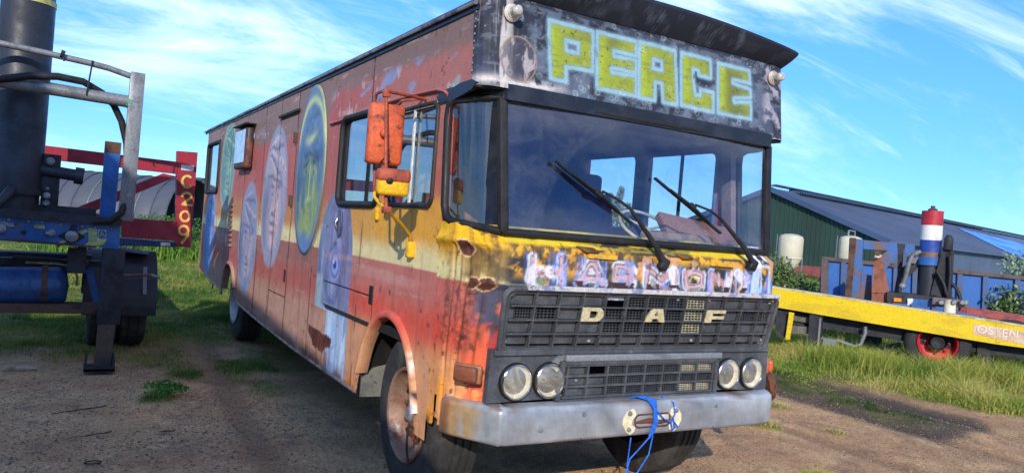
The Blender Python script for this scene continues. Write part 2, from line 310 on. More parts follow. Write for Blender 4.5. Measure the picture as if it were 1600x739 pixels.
def side_paint(y, z):
    P = Paint(len(y), (200, 140, 115)); n = fbm(y*1.3, z*2.6, 1); n2 = fbm(y*6, z*5, 2); n3 = fbm(y*3, z*22, 4); nf = fbm(y*40, z*40, 6, 3)
    fr = sm(2.9, 1.3, y)
    def blend(a, b): return lin(a)*(1-fr)[:, None]+lin(b)*fr[:, None]
    P.c = blend((178, 134, 116), (214, 150, 104)); zz_ = z+.10*(n-.5)+.03*(n2-.5)
    P.over(blend((172, 78, 72), (212, 78, 58)), sm(.88, 1.10, zz_)); P.over(blend((146, 88, 84), (186, 108, 98)), sm(1.14, 1.32, zz_)*.95)
    hard = z+.006*(n2-.5); P.over((228, 214, 156), sm(1.432, 1.44, hard)); P.over(blend((190, 126, 72), (220, 160, 44)), sm(1.50, 1.64, zz_))
    P.over(blend((178, 84, 78), (186, 92, 80)), sm(1.74, 1.92, zz_)*(1-.9*sm(2.0, 1.5, y)*sm(1.9, 1.8, z)))
    P.over(blend((176, 76, 72), (176, 104, 94)), sm(1.95, 2.15, zz_))
    top = 2.44+.26*sm(3.0, 2.6, y); P.over((128, 100, 92), sm(-.03, .08, zz_-top)); P.over((140, 110, 102), sm(.56, .7, n3)*sm(0, .1, z-top)*.6)
    sx = fbm(y*2.2+z*1.4, z*5, 9); band = sm(2.44, 2.5, z)*sm(2.78, 2.7, z)*sm(2.9, 2.6, y)
    P.over((128, 152, 196), band*sm(.56, .63, sx)*.85); P.over((136, 178, 176), band*sm(.6, .66, fbm(y*3+5, z*6, 11))*sm(1.2, .6, y)*.8); P.over((206, 196, 206), band*sm(.62, .66, fbm(y*7, z*4, 3))*.5)
    P.over((150, 140, 160), sm(.58, .66, fbm(y*2, z*3, 13))*sm(2.35, 2.5, z)*sm(2.7, 2.6, z)*sm(4, 5, y)*.6)
    P.over((214, 200, 186), sm(.72, .80, fbm(y*2.5, z*26, 7))*sm(2.3, 2.6, z)*.4)         # scuffs
    P.over((172, 140, 126), (.10+.16*fbm(y*1.7, z*2.3, 3)+.14*sm(.5, .7, fbm(y*5, z*1.3, 8)))*(1-.45*fr))
    # murals
    face_paint(P, y, z, (7.58, 2.30), (.55, .63), PAL_TEAL, 1); face_paint(P, y, z, (8.76, 1.33), (.46, .66), PAL_BLUE, 4)
    face_paint(P, y, z, (4.66, 1.87), (.56, .75), PAL_LAV, 7); face_paint(P, y, z, (5.87, 1.37), (.53, .68), PAL_LOW, 10)
    P.over((120, 100, 92), (1-sm(.99, 1.04, np.hypot((y-3.30)/.50, (z-2.10)/.80)))*.75)
    # tall blue alien figure
    yc = 2.40-.0*z; hw = np.where(z > 1.40, .45*np.sqrt(np.clip(1-((z-1.40)/.52)**2, 0, 1)), np.where(z > .95, .45, .27)); yc = np.where(z > .95, yc, 2.22)
    e = (hw-np.abs(y-yc))+.04*(n2-.5); a = sm(-.01, .02, e)*(z < 1.93)
    sw = fbm(y*7+z*1.5, z*2.2, 5); sw2 = fbm(y*14, z*3, 12)
    P.over((118, 136, 166), a); P.over((104, 122, 150), a*sm(.12, .02, e)*.8); P.over((122, 122, 164), a*sm(.42, .62, sw)*sm(.95, 1.1, z)*.9); P.over((152, 158, 192), a*sm(.55, .7, sw2)*sm(.95, 1.2, z)*.7)
    P.over((92, 108, 146), a*sm(.58, .7, fbm(y*9, z*5, 2))*.7); P.over((160, 188, 222), a*sm(1.0, .93, z)); P.over((190, 212, 234), a*sm(1.0, .93, z)*sm(.5, .65, sw2)*.8); P.over((112, 140, 190), a*sm(1.0, .93, z)*sm(.6, .72, sw)*.8)
    P.over((150, 172, 180), a*sm(2.62, 2.7, y)*sm(1.25, 1.2, z)*.8)
    q = np.hypot((y-2.36)/.085, (z-1.33)/.075); P.over((150, 160, 214), (1-sm(1.5, 1.9, q))*a*.8); P.over((76, 92, 160), np.exp(-((q-1.25)/.22)**2)*.9); P.over((128, 160, 220), 1-sm(.85, 1., q)); P.over((44, 60, 120), 1-sm(.42, .5, q)); P.over((225, 230, 245), 1-sm(.1, .2, np.hypot((y-2.385)/.085, (z-1.35)/.075)))
    P.over((84, 96, 160), np.exp(-((np.hypot((y-2.40)/.19, (z-1.25)/.22)-1)/.12)**2)*a*.55); P.over((84, 92, 150), np.exp(-(((y-2.2)/.03)**2+((z-1.2)/.2)**2))*a*.5)
    P.over((86, 90, 140), np.exp(-(((y-2.42)/.12)**2+((z-1.03)/.02)**2))*a*.8)
    # missing skin over rust at the sill, bare rust runs
    rp = [(2.30, .752), (2.98, .765), (2.97, .70), (2.86, .66), (2.80, .61), (2.52, .60), (2.42, .66), (2.33, .66)]
    rr = inpoly(rp, y+.03*(n2-.5), z+.02*(nf-.5)); P.over((84, 44, 36), rr*1.0); P.over((120, 70, 50), rr*sm(.5, .7, n2)*.5)
    st = fbm(y*26, z*1.5, 14); P.over((150, 84, 40), sm(.52, .66, st)*(y > 2.3)*(y < 3.0)*sm(.66, .6, z)*.8)
    P.over((220, 128, 36), sm(.4, .6, n2)*(y > 1.68)*(y < 1.86)*sm(.62, .55, z)*.8)
    for s_ in (1.78, 3.02, 3.86, 4.56, 5.30, 6.32, 7.40, 8.15):
        P.over((96, 62, 50), np.exp(-((y-s_)/.016)**2)*sm(.35, .6, fbm(y*9, z*7, 5))*.8*((s_ != 3.02) | (z < 1.25))); P.over((120, 78, 58), np.exp(-((y-s_-.02)/.05)**2)*sm(.5, .7, fbm(y*20, z*1.4, 9))*.5*(z < 1.3))
    P.over((104, 70, 56), sm(.10, .0, z-.50-.06*sm(7.2, 9, y))*sm(.42, .58, fbm(y*4, z*6, 10))*.8)
    P.over((206, 190, 172), sm(.74, .82, fbm(y*3, z*60, 4))*.2)
    # chips, rust freckles, run-off
    P.over((92, 60, 48), sm(.74, .78, fbm(y*16, z*16, 8, 5))*.7); P.over((66, 50, 46), sm(.73, .77, fbm(y*34, z*34, 10, 4))*(.2+.5*sm(.9, .5, z)))
    P.over((206, 170, 160), sm(.45, .7, fbm(y*.9, z*12, 2))*sm(1.2, 1.35, z)*sm(1.45, 1.4, z)*.35); P.over((150, 96, 66), sm(.55, .75, fbm(y*18, z*1.2, 6))*sm(.75, .5, z)*.5); P.over((118, 82, 66), sm(.60, .76, fbm(y*12, z*.9, 2))*.28)
    P.over((235, 190, 120), sm(.66, .72, fbm(y*1.5, z*1.5, 15))*fr*sm(1.5, 1.8, z)*sm(1.9, 1.7, z)*.4)
    return P.c

# window and arch openings in the left side, as (y, z) outlines
def rrect(y0, y1, z0, z1, r, slant=0, n=5):
    P = []
    for (cyc, czc, a0) in ((y1-r, z1-r, 0), (y0+r, z1-r, 90), (y0+r, z0+r, 180), (y1-r, z0+r, 270)):
        for k in range(n+1): a = R(a0+90*k/n); P.append((cyc+r*math.cos(a), czc+r*math.sin(a)))
    return P
OPEN = {'cab_rear': rrect(1.50, 2.405, 1.815, 2.49, .08), 'cab_front': rrect(.575, 1.30, 1.82, 2.435, .06), 'rear': rrect(8.27, 9.41, 1.935, 2.69, .07), 'hatch': rrect(5.92, 6.58, 2.24, 2.68, .06)}
ARCHF = [(1.655, .40), (1.60, .62), (1.52, .82), (1.40, .97), (1.25, 1.06), (1.10, 1.088), (.95, 1.06), (.82, .985), (.72, .87), (.65, .74), (.60, .58), (.585, .40)]
ARCHR = [(7.24, .40), (7.23, .62), (7.17, .82), (7.05, .95), (6.86, .985), (6.66, .95), (6.52, .84), (6.46, .70), (6.44, .40)]

def lines(segs, extra=()):
    v = []
    for a, b, st in segs: v += list(np.arange(a, b, st))
    v = np.array(sorted(v))
    for e in extra: v = v[np.abs(v-e) > .006]
    return np.array(sorted(list(v)+list(extra)))
SEAM = [1.78, 3.02, 3.86, 4.56, 5.30, 6.32, 7.40, 8.15]
g = .005
ex = [x for s in SEAM for x in (s-g, s+g)] + [.14, .43, 1.45-g, 1.45+g, 2.60-g, 2.60+g, 9.86]
Y = lines([(.14, 3.1, .0115), (3.1, 6, .019), (6, 9.86, .028)], ex)
ez = [.99-g, .99+g, 1.18-g, 1.18+g, 2.675-g, 2.675+g, .895-g, .895+g, 2.47, 2.94, .43]
Z = lines([(.43, 2.94, .0125)], ez)
YY, ZZ = np.meshgrid(Y, Z, indexing='ij'); y_ = YY.ravel(); z_ = ZZ.ravel().copy()
sb = side_bottom(y_); z_ = np.where(z_ < .88, sb+(z_-.43)/(.88-.43)*(.88-sb), z_)
# dents and gentle waviness of the sheet
wav = .006*(fbm(y_*1.2, z_*1.4, 3)-.5)+.0035*(fbm(y_*5, z_*5, 5)-.5)
barrel = .0+.03*sm(.75, .45, z_)*0
cr = np.where((y_ < .43), 0, 0)
x_ = -W+wav
rear = sm(9.3, 9.87, y_); x_ = x_+.05*rear**2
colr = side_paint(y_, z_)
V = np.stack([x_, y_, z_], 1)
ny, nz = len(Y), len(Z)
i, j = np.meshgrid(np.arange(ny-1), np.arange(nz-1), indexing='ij'); i = i.ravel(); j = j.ravel()
Fq = np.stack([i*nz+j, i*nz+j+1, (i+1)*nz+j+1, (i+1)*nz+j], 1)
yc = (Y[i]+Y[i+1])/2; zc = (Z[j]+Z[j+1])/2; zcv = z_[Fq].mean(1)
keep = ~((yc < .43) & (zc < 2.47))
for k, Pn in OPEN.items(): keep &= ~inpoly(Pn, yc, zcv)
keep &= ~inpoly(ARCHF, yc, zcv) & ~inpoly(ARCHR, yc, zcv)
reg = np.zeros(len(yc), int)                        # one region per sheet; seams stay open over a recessed strip
for k, s in enumerate(SEAM): reg += (yc > s).astype(int)
inseam = np.zeros(len(yc), bool)
for s in SEAM:
    lo, hi = (.0, 3.0)
    if s == 3.02: hi = 1.25
    if s == 1.78: lo, hi = 1.9, 3.0
    inseam |= (np.abs(yc-s) < g) & (zc > lo) & (zc < hi)
door = (yc > 3.86) & (yc < 4.56) & (zc < 2.675) & (zc > .9); inseam |= (np.abs(zc-2.675) < g) & (yc > 3.86) & (yc < 4.56)
flap = (yc > 1.45) & (yc < 2.60) & (zc > .99) & (zc < 1.18)
inseam |= ((np.abs(zc-.99) < g) | (np.abs(zc-1.18) < g)) & (yc > 1.45) & (yc < 2.60); inseam |= (np.abs(yc-1.45) < g) & (zc > .99) & (zc < 1.18)
inseam |= (np.abs(zc-.895) < g) & (yc > 3.86) & (yc < 4.56)
reg[door] = 20; reg[flap] = 21
def sub(name, mask, par=bus, **k):
    F = Fq[mask]
    if not len(F): return None
    u, inv = np.unique(F, return_inverse=True)
    return link(name, npmesh(name, V[u], inv.reshape(F.shape), SKIN, True, colr[u]), par, **k)
for r_ in range(len(SEAM)+1): [sub(nm_, keep & ~inseam & (reg == r_) & hh_) for nm_, hh_ in ((('side_panel', zc > 1.5), ('skirt_panel', zc <= 1.5)) if r_ == 3 else (('side_panel', zc > -1),))]
sub('entry_door', keep & ~inseam & (reg == 20)); sub('locker_flap', keep & ~inseam & (reg == 21))
b = MB()
for s in SEAM: b.box((-W+.012, s, 1.7 if s != 3.02 else .9), (.012, .05, 2.35 if s != 3.02 else .78))
b.box((-W+.012, 2.03, .99), (.012, 1.2, .05)).box((-W+.012, 2.03, 1.18), (.012, 1.2, .05)).box((-W+.012, 1.45, 1.08), (.012, .05, .24)).box((-W+.012, 4.21, 2.675), (.012, .75, .05)).box((-W+.012, 4.21, .895), (.012, .75, .05))
b.build('seam_backing', DARK, bus)
# lifted lower edge of the flap
b = MB(); b.prism([(-W-.004, 1.44, .998), (-W-.004, 2.50, .998), (-W-.02, 2.50, .984), (-W-.02, 1.44, .984)], (0, 0, -.006)); b.build('flap_lip', DARK, bus)

# window frames and glass
FRAME = BLACK; ORANGEP = worn('orange_frame_paint', (212, 84, 56), (196, 100, 84), (92, 60, 50), rough=.5, scale=5, amt3=(.62, .7), scale3=12)
def ring_tube(P, X, r, dx=0): return [(X+dx, a, b_) for a, b_ in P]+[(X+dx, P[0][0], P[0][1]), (X+dx, P[1][0], P[1][1])]
def window(name, P, fr_mat, r, gx=.012, lab=None, gm=GLASS, side=-1):
    X = side*W; o = MB().prism([(X-side*gx, a, b_) for a, b_ in P], (-side*.004, 0, 0)).build(name, gm, bus, label=lab)
    MB().tube(ring_tube(P, X, r, side*.004), r, 8, False).build('frame', fr_mat, o, 60); return o
wr = window('side_window', OPEN['cab_rear'], BLACK, .026); wf = window('side_window', OPEN['cab_front'], worn('dark_frame', (52, 46, 44), (34, 32, 32), rough=.6), .017)
window('side_window', OPEN['rear'], BLACK, .028)
MB().beam((-W-.004, .93, 2.425), (-W-.004, .925, 1.83), .012, .022, (0, 1, 0)).beam((-W-.006, .59, 2.428), (-W-.006, 1.29, 2.428), .012, .02).build('sliding_rail', worn('white_rail', (205, 205, 200), (170, 168, 160), rough=.5), wf)
MB().beam((-W-.006, .60, 1.815), (-W-.006, 1.32, 1.822), .03, .012).build('sill', BLACK, wf)
# the drip moulding over the cab windows
MB().tube([(-W-.008, y, 2.50+.02*math.sin((y-.45)*2.0)) for y in np.linspace(2.75, .60, 12)]+[(-W-.008, .50, 2.485), (-W-.006, .45, 2.46)], .013, 6).build('drip_rail', worn('drip_paint', (176, 96, 84), (140, 100, 100), (60, 50, 50), rough=.6), bus, 60)
# roof hatch window box
hw_ = MB().box((-W-.05, 6.24, 2.455), (.09, .72, .50), bev=.03).build('hatch_window', worn('hatch_frame', (58, 48, 46), (120, 70, 60), rough=.5), bus, 50)
MB().box((-W-.098, 6.26, 2.475), (.008, .60, .40), bev=.003).build('pane', worn('milky_pane', (178, 192, 212), (150, 166, 190), rough=.15, spec=.8, bstr=0), hw_)
MB().beam((-W-.06, 5.82, 2.735), (-W-.06, 6.62, 2.735), .14, .014).build('rain_lip', BLACK, hw_)
# entry door furniture
MB().beam((-W-.015, 3.80, 2.705), (-W-.015, 4.58, 2.70), .035, .022).build('door_rain_lip', BLACK, bus)
for z in (2.44, 1.83): MB().box((-W-.012, 3.87, z), (.025, .05, .10), bev=.004).box((-W-.028, 3.87, z), (.012, .014, .11)).build('hinge', worn('hinge_paint', (90, 60, 54), (60, 50, 48), rough=.6), bus)
MB().box((-W-.006, 3.92, 1.10), (.012, .035, .12), bev=.003).build('door_latch', BLACK, bus)
MB().box((-W-.004, 1.475, 1.19), (.012, .07, .13), bev=.006).build('fuel_lock', BLACK, bus)
# louvre vents near the rear wheel
for k in range(9):
    z = 1.76-k*.066; y = 7.05-.012*k
    MB().prism([(-W-.002, y-.11, z+.018), (-W-.002, y+.11, z+.018), (-W-.028, y+.10, z-.016), (-W-.028, y-.10, z-.016)], (.004, 0, -.006)).prism([(-W-.002, y-.11, z+.018), (-W-.028, y-.10, z-.016), (-W-.002, y-.11, z-.016)], (0, .004, 0)).build('louvre', worn('louvre_paint', (176, 104, 70), (150, 80, 60), rough=.6) if k == 0 else bpy.data.materials['louvre_paint'], bus)
# recessed chrome handle in the alien's brow
hd = MB().lathe([(0, .0), (.05, 0), (.066, .006), (.07, .012), (.066, .016), (.054, .010), (0, .008)], (-W+.004, 2.31, 1.665), (-1, 0, 0), 20); bmesh.ops.scale(hd.bm, vec=(1, 1, 1.7), space=Matrix.Translation((0, -2.31, -1.665)), verts=hd.bm.verts[:])
hd = hd.build('door_handle', worn('handle_blue', (96, 100, 132), (70, 76, 104), rough=.4), bus, 40); MB().tube([(-W-.016, 2.33, 1.70), (-W-.03, 2.335, 1.665), (-W-.016, 2.33, 1.61)], [.008, .016, .01], 8).build('lever', CHROME, hd, 60)
# sill trim along the bottom, wheel arch mouldings
ys = np.linspace(1.68, 6.36, 40); MB().tube([(-W-.003, y, float(side_bottom(np.array([y]))[0])+.01) for y in ys], .014, 6).build('sill_trim', worn('sill_trim_paint', (168, 140, 122), (120, 84, 66), (80, 56, 46), rough=.6, scale3=5), bus, 60)
ys = np.linspace(7.28, 9.8, 20); MB().tube([(-W+.0+.05*float(sm(9.3, 9.87, y))**2, y, float(side_bottom(np.array([y]))[0])+.008) for y in ys], .014, 6).build('sill_trim', bpy.data.materials['sill_trim_paint'], bus, 60)
def arch_band(P, wd, mt, name='arch_moulding', z0=.47):
    Q = [p for p in P if p[1] > z0]; n = len(Q); S = []
    fine = []
    for k in range(n-1):
        for t in np.linspace(0, 1, 6, endpoint=False): fine.append((Q[k][0]*(1-t)+Q[k+1][0]*t, Q[k][1]*(1-t)+Q[k+1][1]*t))
    fine.append(Q[-1]); a = np.array(fine)
    for _ in range(6): a[1:-1] = (a[:-2]+2*a[1:-1]+a[2:])/4
    tg = np.gradient(a, axis=0); tg /= np.linalg.norm(tg, axis=1)[:, None]; nn = np.stack([-tg[:, 1], tg[:, 0]], 1)*-1
    c = a.mean(0); sgn = np.sign(((a-c)*nn).sum(1).mean()); nn *= sgn
    prof = [(0, .06), (0, -.022), (.25, -.03), (.8, -.024), (1, 0)]; VV = []; FF = []
    for q in range(len(a)):
        for s_, xx in prof: VV.append((-W+xx, a[q, 0]+nn[q, 0]*wd*s_, a[q, 1]+nn[q, 1]*wd*s_))
    m = len(prof)
    for q in range(len(a)-1):
        for k in range(m-1): FF.append((q*m+k, q*m+k+1, (q+1)*m+k+1, (q+1)*m+k))
    VV = np.array(VV); cc = side_paint(VV[:, 1], VV[:, 2]); P_ = Paint(1, (0, 0, 0)); P_.c = cc
    nn_ = fbm(VV[:, 1]*16, VV[:, 2]*16, 3); P_.over((44, 46, 52), sm(.55, .6, nn_)*sm(.9, .7, VV[:, 1]+.1)*sm(1.0, .8, VV[:, 2])); P_.over((214, 206, 196), sm(.56, .6, fbm(VV[:, 1]*14, VV[:, 2]*14, 8))*sm(.85, .7, VV[:, 1])*sm(1.0, .85, VV[:, 2]))
    P_.over((70, 70, 66), (VV[:, 1] > 1.28)*(VV[:, 1] < 3)*(VV[:, 0] > -W+.02)*.6)
    return link(name, npmesh(name, VV, FF, SKIN, True, P_.c), bus)
arch_band(ARCHF, .055, None, z0=.41); arch_band(ARCHR, .05, None)
MB().tube([(-W-.025, .60, .52), (-W-.03, .605, .44), (-W-.035, .585, .37), (-W-.03, .56, .31)], .007, 6).build('loose_trim_strip', BLACK, bus)

# raised oval plaque with a painted face
cy0, cz0, ry, rz = 3.30, 2.115, .46, .765; VV = []; FF = []; nr, na = 26, 72
for a in range(nr+1):
    for k in range(na):
        t = 2*PI*k/na; rr = a/nr; VV.append((-W-.010, cy0+ry*rr*math.cos(t), cz0+rz*rr*math.sin(t)))
for a in range(nr):
    for k in range(na): FF.append((a*na+k, a*na+(k+1) % na, (a+1)*na+(k+1) % na, (a+1)*na+k))
o0 = len(VV)
for k in range(na): t = 2*PI*k/na; VV.append((-W+.004, cy0+ry*1.005*math.cos(t), cz0+rz*1.005*math.sin(t)))
for k in range(na): FF.append((nr*na+k, nr*na+(k+1) % na, o0+(k+1) % na, o0+k))
VV = np.array(VV); P = Paint(len(VV), (120, 150, 160)); yv, zv = VV[:, 1], VV[:, 2]
face_paint(P, yv, zv, (cy0, cz0-.05), (ry, rz), PAL_PLQ, 2)
u = -(yv-cy0)/ry; v = (zv-cz0)/rz; d = np.hypot(u, v); stn = fbm(u*5, v*9, 6); P.over((104, 130, 160), sm(.86, .9, d+.04*(stn-.5))); P.over((150, 160, 118), sm(.955, .97, d)*sm(-.2, .4, u)*.9)
P.over((88, 120, 156), sm(.18, .26, v)*(1-sm(.84, .88, d))*.8); P.over((110, 136, 176), sm(.2, .3, v)*sm(.5, .65, stn)*(1-sm(.84, .88, d)))
P.over((196, 210, 150), np.exp(-((np.hypot(u/.92, (v-.22)/.62)-.98)/.07)**2)*sm(.25, .4, v)*.95); P.over((196, 206, 140), np.exp(-(((v-.36-.12*u-.25*u*u)/.05)**2+((u+.02)/.36)**2))*.95)
P.over((150, 166, 96), sm(-.1, -.5, v)*sm(.42, .6, fbm(u*4, v*4, 9))*(1-sm(.85, .9, d))*.75); P.over((96, 126, 176), sm(-.7, -.85, v)*.8)
P.over((86, 80, 66), sm(.985, .995, d)*sm(.2, -.4, v)*.8)  # shadow line along the plaque's lower rim, painted in
P.over((206, 216, 170), np.exp(-(((v+.36-.1*u)/.02)**2+((u-.05)/.16)**2))*.9)
link('mural_plaque', npmesh('mural_plaque', VV, FF, MURAL, False, P.c), bus)

c = MB()                                                  # rows of rivets along the seams and the sill
for s_ in SEAM:
    for z in np.arange(.62, 2.86, .11):
        if (s_ == 3.02 and z > 1.2) or (s_ == 1.78 and z < 1.9): continue
        if any(inpoly(Pn, np.array([s_+o_]), np.array([z]))[0] for Pn in OPEN.values() for o_ in (-.04, .04)) or inpoly(ARCHR, np.array([s_]), np.array([z]))[0]: continue
        c.lathe([(0, .005), (.006, .003), (.008, 0)], (-W+.002, s_-.03, z), (-1, 0, 0), 6)
for y in np.arange(.6, 9.7, .16): c.lathe([(0, .005), (.006, .003), (.008, 0)], (-W+.002, y, 2.865), (-1, 0, 0), 6)
c.build('rivets', worn('rivet_paint', (132, 92, 80), (96, 70, 62), rough=.6), bus, kind='stuff')

# ---- lower front: one sheet wrapping from side to side
half = [(-W, .43), (-W, .30), (-1.176, .18), (-1.145, .075), (-1.095, .0), (-1.035, -.045), (-.95, -.062)]
plan = half+[(x, -.062-.03*(1-(x/.95)**2)) for x in np.linspace(-.9, .9, 31)]+[(-a, b_) for a, b_ in half[::-1]]
plan = np.array(plan); dl = np.r_[0, np.cumsum(np.hypot(*np.diff(plan, axis=0).T))]; Ls = dl[-1]
S = np.linspace(0, Ls, 400); px_ = np.interp(S, dl, plan[:, 0]); py_ = np.interp(S, dl, plan[:, 1])
for _ in range(8): px_[1:-1] = (px_[:-2]+px_[1:-1]*2+px_[2:])/4; py_[1:-1] = (py_[:-2]+py_[1:-1]*2+py_[2:])/4
Zf = np.linspace(.50, 1.735, 190)
def yoff(z): return np.interp(z, [.5, .80, 1.05, 1.39, 1.42, 1.60, 1.635, 1.66, 1.70, 1.735], [.09, .075, .065, .012, -.015, -.005, .01, .045, .095, .11])
SS, ZF = np.meshgrid(np.arange(400), Zf, indexing='ij'); si = SS.ravel(); zf = ZF.ravel(); xf = px_[si]; yf = py_[si]
wfr = sm(.40, .0, yf); ledge = np.exp(-((zf-1.64)/.03)**2)
ax = np.abs(xf)
crease = 0
for yy_ in (.24, .12, .02): crease = crease+np.exp(-((yf-yy_)/.012)**2)*.010*(ax > 1.05)*(zf < 1.62)
yf2 = yf+yoff(zf)*wfr+.01*(fbm(si*.02, zf*3, 4)-.5)*wfr; xf2 = xf*(1+.022*ledge*sm(1.0, 1.12, ax))-np.sign(xf)*crease
xf2 = xf2+.010*(fbm(si*.05, zf*4, 8)-.5)*(ax > 1.03)
sx_ = S[si]
def front_paint(x, y, z, s):
    P = Paint(len(x), (218, 152, 98)); n = fbm(s*2.2, z*2.5, 1); n2 = fbm(s*8, z*8, 2); nf = fbm(s*30, z*30, 5, 4); zz_ = z+.09*(n-.5)+.03*(n2-.5)
    run = fbm(s*16, z*1.1, 9); lf = (x < 0)
    P.over((214, 138, 78), sm(.45, .62, n2)*.6); P.over((212, 80, 60), sm(.90, 1.10, zz_)); P.over((190, 106, 96), sm(1.12, 1.32, zz_)*.9); P.over((226, 210, 150), sm(1.408, 1.425, z+.01*(n2-.5))); P.over((214, 158, 40), sm(1.46, 1.60, zz_)); P.over((120, 92, 38), sm(1.42, 1.46, z)*sm(1.64, 1.6, z)*sm(.22, .32, s)*sm(.43, .58, fbm(s*10, z*5, 12))*.85*lf); P.over((74, 66, 40), sm(1.42, 1.46, z)*sm(.24, .34, s)*sm(.5, .62, fbm(s*22, z*18, 3))*.7*lf)
    frn = sm(.35, .43, s+.05*(n2-.5))                                         # dark over-painting by the grille
    P.over((70, 74, 96), frn*lf*sm(1.435, 1.42, z)*sm(.98, 1.06, z)*sm(.36, .52, n2+.1*n)); P.over((176, 62, 62), frn*lf*sm(1.43, 1.4, z)*sm(.52, .6, fbm(s*7, z*14, 11))*.9); P.over((222, 96, 60), frn*lf*sm(1.22, 1.15, z)*sm(.46, .56, fbm(s*9, z*5, 13))*.9)
    # HARMONY panel: black base under flaked yellow
    pn = sm(-1.05, -.98, x+.05*(n2-.5)); h = sm(1.425, 1.43, z)
    P.over((46, 48, 54), pn*h*sm(1.615, 1.56, z+.05*(n2-.5))*sm(.28, .40, n2)); P.over((208, 148, 44), pn*h*sm(.5, .58, fbm(s*8, z*10, 14))*sm(1.44, 1.52, z)); P.over((60, 56, 50), pn*h*sm(.52, .6, fbm(s*26, z*20, 5))*.8); P.over((206, 150, 110), pn*h*sm(.62, .68, fbm(s*9, z*9, 3))*.8); P.over((120, 134, 96), pn*h*sm(.6, .68, fbm(s*12, z*12, 6))*sm(1.5, 1.44, z))
    P.over((222, 190, 46), sm(1.635, 1.655, z)); P.over((122, 116, 62), sm(1.63, 1.65, z)*sm(.46, .6, fbm(s*3, z*26, 7))*sm(-1.1, -.9, x)*.85); P.over((56, 54, 50), sm(1.63, 1.65, z)*sm(.60, .68, fbm(s*4, z*34, 12))*pn); P.over((60, 58, 54), sm(1.622, 1.63, z)*sm(1.642, 1.636, z)*pn*sm(.4, .5, n2))
    P.over((232, 176, 20), sm(-1.0, -1.06, x)*sm(1.6, 1.63, z)*.9)
    # letters H A R M O N Y: pale ragged halo, blue brush strokes, pink bodies
    LT = {'H': [[(.06, 0), (.06, 1)], [(.94, 0), (.94, 1)], [(.06, .42), (.94, .42)]], 'A': [[(0, 0), (.42, 1)], [(.42, 1), (.62, 1)], [(.62, 1), (1, 0)], [(.2, .3), (.8, .3)]],
          'R': [[(.1, 0), (.1, 1)], [(.1, 1), (.6, 1)], [(.6, 1), (.92, .8)], [(.92, .8), (.9, .5)], [(.9, .5), (.5, .38)], [(.5, .38), (.15, .4)], [(.5, .4), (.95, 0)]], 'M': [[(.03, 0), (.08, 1)], [(.08, 1), (.5, .4)], [(.5, .4), (.9, 1)], [(.9, 1), (.97, 0)]],
          'O': [[(.1, .1), (.05, .9)], [(.05, .9), (.5, 1)], [(.5, 1), (.95, .85)], [(.95, .85), (.92, .15)], [(.92, .15), (.5, .02)], [(.5, .02), (.1, .1)]], 'N': [[(.08, 0), (.06, 1)], [(.06, 1), (.9, .05)], [(.9, .05), (.95, 1)]], 'Y': [[(.02, 1), (.48, .5)], [(.98, 1), (.48, .5)], [(.48, .5), (.42, 0)]]}
    BX = [('H', -.885, -.675, 1.452, 1.575), ('A', -.565, -.405, 1.452, 1.56), ('R', -.335, -.185, 1.455, 1.555), ('M', -.10, .145, 1.458, 1.548), ('O', .215, .365, 1.455, 1.548), ('N', .43, .61, 1.450, 1.545), ('Y', .675, .83, 1.448, 1.552)]
    jx = x+.032*(fbm(s*13, z*13, 2)-.5); jz = z+.026*(fbm(s*11, z*11, 4)-.5); vert = fbm(s*30, z*4, 10)
    for ch, x0, x1, z0, z1 in BX:
        d = np.full(x.shape, 9.)
        for sg in LT[ch]: d = np.minimum(d, dseg([(x0+(x1-x0)*a, z0+(z1-z0)*b_) for a, b_ in sg], jx, jz, False))
        bxm = sm(-.05, .0, np.minimum(x-x0, x1-x))*sm(-.03, 0, np.minimum(z-z0+.01, z1+.02-z))
        P.over((86, 108, 170), bxm*sm(.44, .54, vert)*.65); P.over((196, 202, 218), bxm*sm(.6, .68, vert)*.5)
        P.over((200, 210, 224), sm(.036, .028, d)*sm(.3, .45, vert)*.9); P.over((120, 146, 206), sm(.043, .036, d)*sm(.54, .6, vert)*.9); P.over((72, 58, 70), sm(.0225, .0195, d)*sm(.35, .5, vert)*.9); P.over((200, 168, 172), sm(.022, .017, d)*sm(.22, .36, fbm(s*16, z*12, 13))*.95); P.over((62, 44, 52), np.exp(-((d-.012)/.0042)**2)*sm(.42, .52, fbm(s*9, z*9, 1))*.85); P.over((182, 128, 132), sm(.0185, .015, d)*sm(.48, .6, n2)*.8); P.over((216, 218, 224), sm(.045, .02, d)*sm(.54, .64, fbm(s*18, z*7, 6))*.8); P.over((170, 160, 200), sm(.0185, .015, d)*sm(.58, .66, vert)*.8)
    P.over((66, 40, 44), (z < 1.462)*(x > -.9)*(x < .85)*sm(.56, .62, fbm(s*14, z*14, 8))*h)
    P.over((98, 130, 200), (x > .80)*(x < 1.1)*h*sm(.42, .55, n2)*.9); P.over((190, 206, 226), (x > .8)*h*sm(.55, .65, vert)*.8); P.over((226, 228, 230), (x > .86)*sm(1.58, 1.62, z+.03*(n2-.5))); P.over((206, 150, 96), (x > 1.0)*h*sm(.5, .56, fbm(s*6, z*6, 15))*sm(1.5, 1.54, z)); P.over((50, 50, 54), (x > .85)*sm(.6, .65, fbm(s*8, z*12, 1))*sm(1.6, 1.63, z))
    P.over((222, 222, 222), (x > 1.03)*sm(1.43, 1.40, z)*sm(.35, .5, n2))
